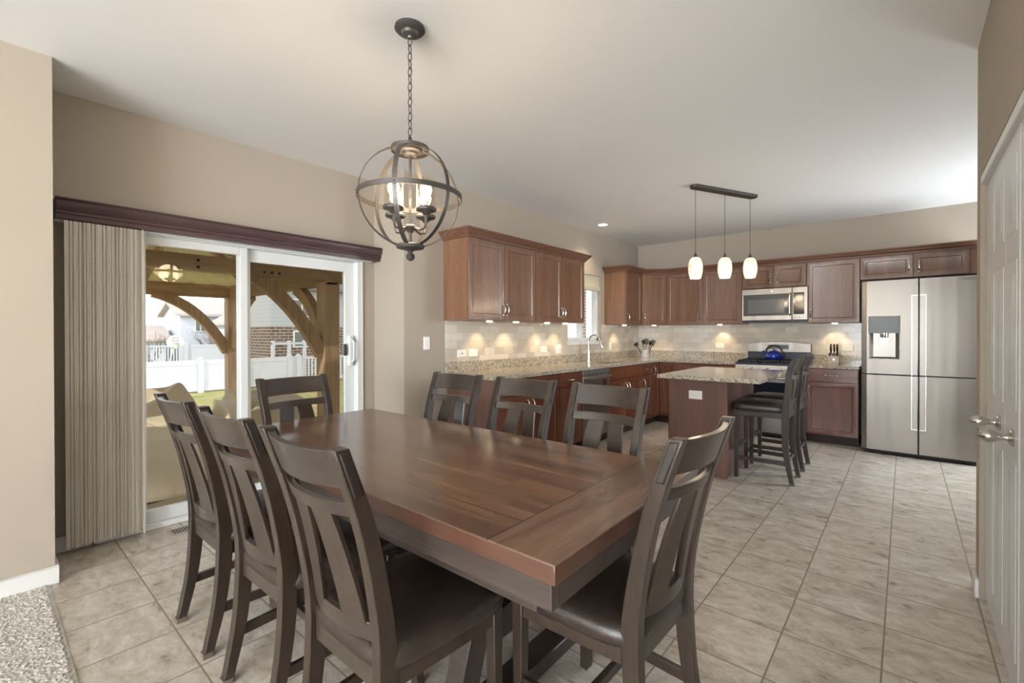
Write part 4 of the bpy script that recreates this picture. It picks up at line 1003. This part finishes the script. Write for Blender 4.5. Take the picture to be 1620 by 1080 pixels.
# under-cabinet puck lights
pk = [((-3.06, 3.22), 'under the first long cabinet, near end'), ((-3.06, 3.62), 'under the first long cabinet, far end'), ((-3.06, 4.16), 'under the second long cabinet, near end'), ((-3.06, 4.52), 'under the second long cabinet beside the window'),
      ((-3.06, 6.02), 'under the narrow cabinet past the window'), ((-2.86, 6.58), 'under the diagonal corner cabinet'), ((-1.95, 6.68), 'under the back wall cabinet left of the microwave'), ((-.64, 6.68), 'under the cabinet above the knife block')]
p0 = None
for (x, y), lb in pk:
    o = MB().lathe([(0, -.012), (.026, -.012), (.03, -.009), (.031, 0), (0, 0)], n=20).build('puck_light', 'puck_glow', loc=(x, y, UZ0-.001)) if p0 is None else p0.copy()
    if p0 is None: p0 = o
    else: COL.objects.link(o); o.location = (x, y, UZ0-.001)
    tag(o, 'small lit puck light '+lb, 'light', 'under-cabinet puck lights')
    light('puck_beam', 'SPOT', (x+(-.05 if x < -2.9 else 0), y+(.05 if y > 6.5 else 0), UZ0-.02), 4.5, (1, .78, .5), .02, spot_size=math.radians(105), spot_blend=.7)
light('chandelier_glow', 'POINT', (chx, chy, chz+.0), 9, (1, .80, .58), .09)

# ------------------------------------------------------------ outdoors
GZ = -.5
tag(MB().box(-60, -3.95, -22, 45, GZ-.3, GZ).build('lawn_ground', 'lawn'), 'flat early-spring lawn outside beyond the patio', 'lawn', kind='stuff')
tag(MB().box(-8.6, -3.83, -2.5, 3.6, GZ, -.12).build('patio_slab', 'patio_concrete', bevel=.01), 'tan concrete patio slab outside the sliding door', 'patio')
# gazebo
gz = thing('gazebo', 'wooden gazebo with curved braces and ribbed metal roof over the patio', 'gazebo', (-6.25, .9, -.12))
def gpt(x, y, z): return (x+6.25, y-.9, z+.12)
def gbox(nm, mat, x0, x1, y0, y1, z0, z1, bev=.004): return MB().box(x0+6.25, x1+6.25, y0-.9, y1-.9, z0+.12, z1+.12).build(nm, mat, gz, bevel=bev)
NX0, NX1, FX0, FX1, RY0, RY1, LY0, LY1 = -4.92, -4.74, -7.80, -7.63, 2.43, 2.60, -.35, -.18
BZ0, BZ1 = 1.81, 1.95
for (a, b, c, d_) in ((NX0, NX1, RY0, RY1), (FX0, FX1, RY0, RY1), (NX0, NX1, LY0, LY1), (FX0, FX1, LY0, LY1)): gbox('post', 'cedar', a, b, c, d_, -.12, BZ0)
gbox('beam', 'cedar_y', NX0+.03, NX1-.02, LY0-.15, RY1+.16, BZ0, BZ1); gbox('beam', 'cedar_y', FX0+.03, FX1-.02, LY0-.15, RY1+.16, BZ0-.03, BZ1-.03)
gbox('beam', 'cedar_x', FX0, NX1, RY0+.02, RY1-.02, BZ0-.03, BZ1-.0); gbox('beam', 'cedar_x', FX0, NX1, LY0+.02, LY1-.02, BZ0, BZ1)
def brace(p, q, ctr, th, wdir, wd):
    n = 12; m = MB(); P, Q, Cc = Vector(p), Vector(q), Vector(ctr); pts = []
    for i in range(n+1):
        u = i/n; pts.append((1-u)**2*P+2*u*(1-u)*Cc+u*u*Q)
    return m.ribbon(pts, wdir, wd, th).build('brace', 'cedar', gz, bevel=.003)
xm = (NX0+NX1)/2; xfm = (FX0+FX1)/2; ym = (RY0+RY1)/2
brace(gpt(xm, 1.72, BZ0+.02), gpt(xm, RY0+.01, 1.02), gpt(xm, 2.13, 1.62), .13, (1, 0, 0), .09)
brace(gpt(xfm, 1.55, BZ0), gpt(xfm, RY0+.01, .98), gpt(xfm, 2.1, 1.68), .13, (1, 0, 0), .09)
brace(gpt(xfm+.75, ym, BZ0-.02), gpt(FX1-.0, ym, 1.05), gpt(xfm+.25, ym, 1.6), .13, (0, 1, 0), .09)
brace(gpt(xm-.75, ym, BZ0-.02), gpt(NX0, ym, 1.05), gpt(xm-.25, ym, 1.6), .13, (0, 1, 0), .09)
brace(gpt(xfm, LY1+.75, BZ0), gpt(xfm, LY1, 1.05), gpt(xfm, LY1+.25, 1.6), .13, (1, 0, 0), .09)
brace(gpt(xm, LY1+.75, BZ0), gpt(xm, LY1, 1.05), gpt(xm, LY1+.25, 1.6), .13, (1, 0, 0), .09)
# roof
ex0, ex1, ey0, ey1, ez = -8.15, -4.35, -.62, 3.0, 1.99; rz_ = 2.75
cx_, cy_ = (ex0+ex1)/2, (ey0+ey1)/2; r0, r1 = cy_-.25, cy_+.25
def slope(nm, quad, ncor):
    # corrugated sheet between the eave (a->b) and the ridge (d->c)
    a, b, c, d_ = [Vector(gpt(*p)) for p in quad]; m = MB(); rows = []
    nrm = (b-a).cross(d_-a).normalized()
    for i in range(ncor+1):
        u = i/ncor; lift = .012 if i % 4 == 0 else 0
        rows.append([a.lerp(b, u)+nrm*lift, d_.lerp(c, u)+nrm*lift])
    bm = m.bm; V = [[bm.verts.new(p) for p in r] for r in rows]; T = [[bm.verts.new(p+Vector((0, 0, .01))) for p in r] for r in rows]
    for i in range(ncor):
        bm.faces.new((V[i][0], V[i+1][0], V[i+1][1], V[i][1])); bm.faces.new((T[i][1], T[i+1][1], T[i+1][0], T[i][0])); bm.faces.new((V[i][0], T[i][0], T[i+1][0], V[i+1][0]))
    return m.build(nm, 'metal_roof', gz, smooth=False)
slope('roof_panel', [(ex1, ey0, ez), (ex1, ey1, ez), (cx_, r1, rz_), (cx_, r0, rz_)], 48)
slope('roof_panel', [(ex0, ey1, ez), (ex0, ey0, ez), (cx_, r0, rz_), (cx_, r1, rz_)], 48)
slope('roof_panel', [(ex1, ey1, ez), (ex0, ey1, ez), (cx_, r1, rz_), (cx_, r1+.001, rz_)], 48)
slope('roof_panel', [(ex0, ey0, ez), (ex1, ey0, ez), (cx_, r0, rz_), (cx_, r0-.001, rz_)], 48)
def rafter(p, q): MB().ribbon([gpt(*p), gpt(*q)], Vector(q).__sub__(Vector(p)).cross(Vector((0, 0, 1))).normalized(), .045, .11).build('rafter', 'cedar_x', gz)
for p in ((ex1+.1, ey0+.1), (ex1+.1, ey1-.1), (ex0+.1, ey0+.1), (ex0+.1, ey1-.1)): rafter((p[0], p[1], ez-.03), (cx_, r1 if p[1] > 1 else r0, rz_-.08))
for y in (.75, 1.5): rafter((ex0+.1, y, ez-.04), (cx_, y, rz_-.1)); rafter((ex1-.1, y, ez-.04), (cx_, y, rz_-.1))
for (a, b, c, d_) in ((ex1-.03, ex1, ey0, ey1), (ex0, ex0+.03, ey0, ey1), (ex0, ex1, ey0, ey0+.03), (ex0, ex1, ey1-.03, ey1)): gbox('fascia', 'cedar_y', a, b, c, d_, ez-.05, ez+.02)
for (x, y, z, ax_) in ((NX1-.015, 1.28, 1.90, 'x'), (NX1-.015, 1.28, 1.84, 'x'), (NX1-.015, 1.83, 1.85, 'x'), (NX1-.015, 1.9, 1.85, 'x'), (NX1-.015, 1.97, 1.85, 'x'), (NX1-.015, 2.5, 1.91, 'x'), (NX1-.015, 2.5, 1.85, 'x')):
    MB().lathe([(.013, 0), (.013, .004), (.006, .006), (0, .006)], gpt(x, y, z), 10, 'x').build('bolt', 'black_iron', gz)

# covered furniture: draped tarps
def tarp(name, label, mat, c, sx, sy, h, peaks, seed, tilt=0):
    random.seed(seed); ph = [random.uniform(0, 6.28) for _ in range(8)]
    m = MB(); N = 120; rings = []; levels = [0, .12, .35, .6, .8, .93, 1.0]
    for L in levels:
        ring = []
        for k in range(N):
            a = 2*PI*k/N; ca, sa = math.cos(a), math.sin(a); e = .42
            x = math.copysign(abs(ca)**e, ca); y = math.copysign(abs(sa)**e, sa)
            fold = (1-L)*(.075*math.sin(a*9+ph[0])+.05*math.sin(a*17+ph[1]+L*2)+.03*math.sin(a*29+ph[2]))
            s = 1.0+.10*(1-L)-.05*(L > .9)+fold
            zz = h*L+tilt*x*L*.5
            hem = .07*(1-L)**2*(1.2+math.sin(a*5+ph[3])+.4*math.sin(a*11+ph[4]))
            for (pa, ps, pw) in peaks:
                dd = math.atan2(math.sin(a-pa), math.cos(a-pa)); zz += ps*math.exp(-(dd/pw)**2)*L
            ring.append((x*sx*s, y*sy*s, zz+hem))
        rings.append(ring)
    for q in (.75, .45, .15, .02):
        ring = []
        for k in range(N):
            a = 2*PI*k/N; r = rings[6][k]; zt = h+tilt*r[0]/sx*.5*q
            for (pa, ps, pw) in peaks:
                dd = math.atan2(math.sin(a-pa), math.cos(a-pa)); zt += ps*math.exp(-(dd/pw)**2)*q**1.5
            ring.append((r[0]*q, r[1]*q, zt-.05*(1-q)*q*4*.5))
        rings.append(ring)
    o = m.loft(rings).build(name, mat, ang=70); o.location = c
    return tag(o, label, 'furniture cover')
tarp('furniture_cover', 'large tan cover draped over patio furniture, nearest the sliding door', 'tarp_tan', (-5.16, .84, -.12), .46, .58, .66, [(2.3, .07, .3), (.75, -.05, .25)], 3, -.36)
tarp('furniture_cover', 'tan furniture cover with pointed folds, right of the nearest one, behind the door mullion', 'tarp_tan', (-5.25, 1.98, -.12), .42, .40, .68, [(-2.4, -.16, .4), (-.9, -.16, .4), (2.2, .1, .35), (3.3, .06, .12)], 11, -.1)
tarp('furniture_cover', 'low tan furniture cover at the back of the patio near the far gazebo beam', 'tarp_tan', (-7.15, .95, -.12), .3, .78, .62, [], 8)

# fences
def fence(name, label, x, ys, z0, z1, picket=None):
    f = thing(name, label, 'fence', (x, ys[0], GZ)); H_ = z1-GZ
    for a, b in zip(ys[:-1], ys[1:]):
        w_ = b-a
        if picket and picket(a):
            m = MB().box(-.02, .02, .07, w_-.07, .1, .2).box(-.02, .02, .07, w_-.07, H_-.12, H_-.04); n = int(w_/.13)
            for k in range(n): m.box(-.01, .01, .09+k*(w_-.18)/n, .09+k*(w_-.18)/n+.06, .15, H_-.08)
        else:
            m = MB().box(-.02, .02, .07, w_-.07, .1, H_-.1).box(-.03, .03, .07, w_-.07, H_-.16, H_-.02).box(-.03, .03, .07, w_-.07, .05, .18)
        m.build('fence_panel', 'fence_vinyl', f, loc=(0, a-ys[0], 0))
    for y in ys: MB().box(-.07, .07, -.07, .07, 0, H_+.02).hexa([(-.08, -.08, H_+.02), (.08, -.08, H_+.02), (.08, .08, H_+.02), (-.08, .08, H_+.02), (-.01, -.01, H_+.07), (.01, -.01, H_+.07), (.01, .01, H_+.07), (-.01, .01, H_+.07)]).build('fence_post', 'fence_vinyl', f, loc=(0, y-ys[0], 0))
    return f
fence('vinyl_fence', 'white vinyl privacy fence at the back of the yard', -16, [-4, -1.6, .6, 2.6, 4.35, 5.6, 6.95, 7.25, 9.6, 12], GZ, .49, lambda a: a > 7.1)
fence('vinyl_fence', 'white vinyl fence with picket section farther away in the neighbouring yard', -28, [3, 5.3, 7.0, 9.2, 11.5, 14, 17], GZ, .72, lambda a: a < 6.9)
# basketball hoop
bh = thing('basketball_hoop', 'small portable basketball hoop with white fan backboard in the neighbouring yard', 'basketball hoop', (-24, 5.6, GZ))
bp = [(.31*math.cos(a), 1.37+.33*math.sin(a)) for a in [math.radians(-8+196*k/20) for k in range(21)]]+[(-.22, 1.18), (.22, 1.18)]
MB().prism(bp, -.02, .02, 'x').build('backboard', 'plate_white', bh)
MB().box(.021, .026, -.09, .09, 1.42, 1.435).box(.021, .026, -.09, .09, 1.56, 1.575).box(.021, .026, -.09, -.078, 1.42, 1.575).box(.021, .026, .078, .09, 1.42, 1.575).build('target_square', 'slot_dark', bh)
MB().tube([(.13+.11*math.cos(q), .11*math.sin(q), 1.33) for q in [2*PI*k/20 for k in range(21)]], .008, 6, False).build('rim', 'felt', bh)
MB().lathe([(.11, 1.33), (.07, 1.2), (.06, 1.13)], (.13, 0, 0), 10, cap=False).build('net', 'plate_white', bh)
MB().tube([(-.05, 0, 1.4), (-.2, -.1, .8), (-.35, -.15, .1)], .03, 8).build('pole', 'plate_white', bh)
MB().hexa([(-.6, -.45, 0), (0, -.45, 0), (0, .05, 0), (-.6, .05, 0), (-.5, -.35, .28), (-.1, -.2, .18), (-.1, 0, .18), (-.5, 0, .28)]).build('base_tank', 'black_plastic', bh)
# houses
def house(name, label, x, depth, y0, y1, ze, zr, mats, wins, low=None, axis='y', over=.3):
    h = thing(name, label, 'house', (x, y0, GZ)); W_ = y1-y0
    wall, roof = mats; E = ze-GZ; R_ = zr-GZ
    MB().box(-depth, 0, 0, W_, (low-GZ) if low else 0, E).build('wall', wall, h)
    if low: MB().box(-depth-.02, .02, -.02, W_+.02, 0, low-GZ).build('brick_wall', 'house_brick', h)
    if axis == 'y':
        rp = [(over, E-.14), (over, E), (-depth/2, R_), (-depth-over, E), (-depth-over, E-.14), (-depth/2, R_-.2)]
        MB().loft([[(a, y, b) for a, b in rp] for y in (-over, W_+over)]).build('roof', roof, h)
        MB().loft([[(a, y, b) for a, b in ((0, E), (-depth, E), (-depth/2, R_-.18))] for y in (0, W_)]).build('gable', wall, h)
    else:
        rp = [(-over, E-.14), (-over, E), (W_/2, R_), (W_+over, E), (W_+over, E-.14), (W_/2, R_-.2)]
        MB().loft([[(xx, a, b) for a, b in rp] for xx in (over, -depth-over)]).build('roof', roof, h)
        MB().loft([[(xx, a, b) for a, b in ((0, E), (W_, E), (W_/2, R_-.18))] for xx in (0, -depth)]).build('gable', wall, h)
    for (a, b, z0, z1) in wins:
        wdw = MB().box(.0, .04, a-y0-.06, b-y0+.06, z0-GZ-.06, z1-GZ+.06).build('window', 'plate_white', h)
        MB().box(.03, .05, a-y0, (a+b)/2-y0-.03, z0-GZ, z1-GZ).box(.03, .05, (a+b)/2-y0+.03, b-y0, z0-GZ, z1-GZ).build('window_pane', 'led_grey', wdw)
    return h
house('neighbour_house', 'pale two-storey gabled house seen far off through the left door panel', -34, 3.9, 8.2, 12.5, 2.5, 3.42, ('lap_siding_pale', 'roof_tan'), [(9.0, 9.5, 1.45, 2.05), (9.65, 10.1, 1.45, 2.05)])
house('neighbour_house', 'low pale house with tan roof to the left of the gabled house', -34.2, 4, 2.5, 7.5, .95, 1.8, ('lap_siding_pale', 'roof_tan'), [])
house('neighbour_house', 'pale house with front gable partly hidden behind the gazebo post', -30.3, 2.6, 9.7, 12.5, 1.9, 3.0, ('lap_siding_pale', 'roof_tan'), [(9.95, 10.35, 1.2, 1.9), (9.95, 10.4, .2, 1.0)], axis='x')
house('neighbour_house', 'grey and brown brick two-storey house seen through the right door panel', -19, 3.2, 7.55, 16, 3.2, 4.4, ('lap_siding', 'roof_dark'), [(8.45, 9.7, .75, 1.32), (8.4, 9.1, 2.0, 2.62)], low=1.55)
tag(MB().box(-19.3, -19.2, 7.0, 7.2, 1.9, 2.5).build('window_shutter', 'plate_white'), 'narrow white-framed pane on the side of the brick house', 'window') if False else None
house('neighbour_house', 'white sided house with brick strip seen through the kitchen window', -9.6, 4, 13.2, 24, 3.6, 5.0, ('lap_siding_pale', 'roof_tan'), [])
tag(MB().box(-9.58, -9.45, 15.05, 15.4, GZ, 3.4).build('brick_pier', 'house_brick'), 'brick corner strip on the white house outside the kitchen window', 'brick column')
# deck railing by the brick house
dr = thing('deck_railing', 'white deck railing in front of the brick house', 'railing', (-17.6, 7.0, GZ))
m = MB().box(-.04, .04, 0, 1.8, 1.35, 1.43).box(-.04, .04, 0, 1.8, .8, .87)
m.build('rail', 'fence_vinyl', dr)
for k in range(4): MB().box(-.06, .06, k*.58, k*.58+.1, 0, 1.5).build('post', 'fence_vinyl', dr)
# bare shrubs
def tree(label, loc, h, seed, n0=5):
    random.seed(seed); m = MB()
    def grow(p, d, L, r, lev):
        q = p+d*L; mid = p+d*L*.5+Vector((random.uniform(-1, 1), random.uniform(-1, 1), 0))*L*.05
        m.tube([p, mid, q], [r, r*.8, r*.6], 4 if lev > 1 else 5, False)
        if lev >= 5: return
        for _ in range(3 if lev < 2 else 2):
            dd = (d+Vector((random.uniform(-.75, .75), random.uniform(-.75, .75), random.uniform(-.15, .5)))).normalized()
            grow(q if random.random() < .6 else mid, dd, L*random.uniform(.62, .85), r*.62, lev+1)
    for k in range(n0):
        a = 2*PI*k/n0; grow(Vector((0, 0, 0)), Vector((.45*math.cos(a), .45*math.sin(a), 1)).normalized(), h*.3, h*.014, 0)
    o = m.build('bare_tree', 'bark', smooth=False); o.location = loc
    return tag(o, label, 'tree')
tree('leafless multi-stem tree beyond the fence, right of the hoop', (-28.9, 8.7, GZ), 2.4, 4, 6)
tree('leafless shrub tree behind the fence, left of the hoop', (-29.5, 5.9, GZ), 2.0, 9, 5)
tree('leafless shrub close to the gazebo post beyond the far fence', (-29.0, 11.6, GZ), 2.3, 15, 5)
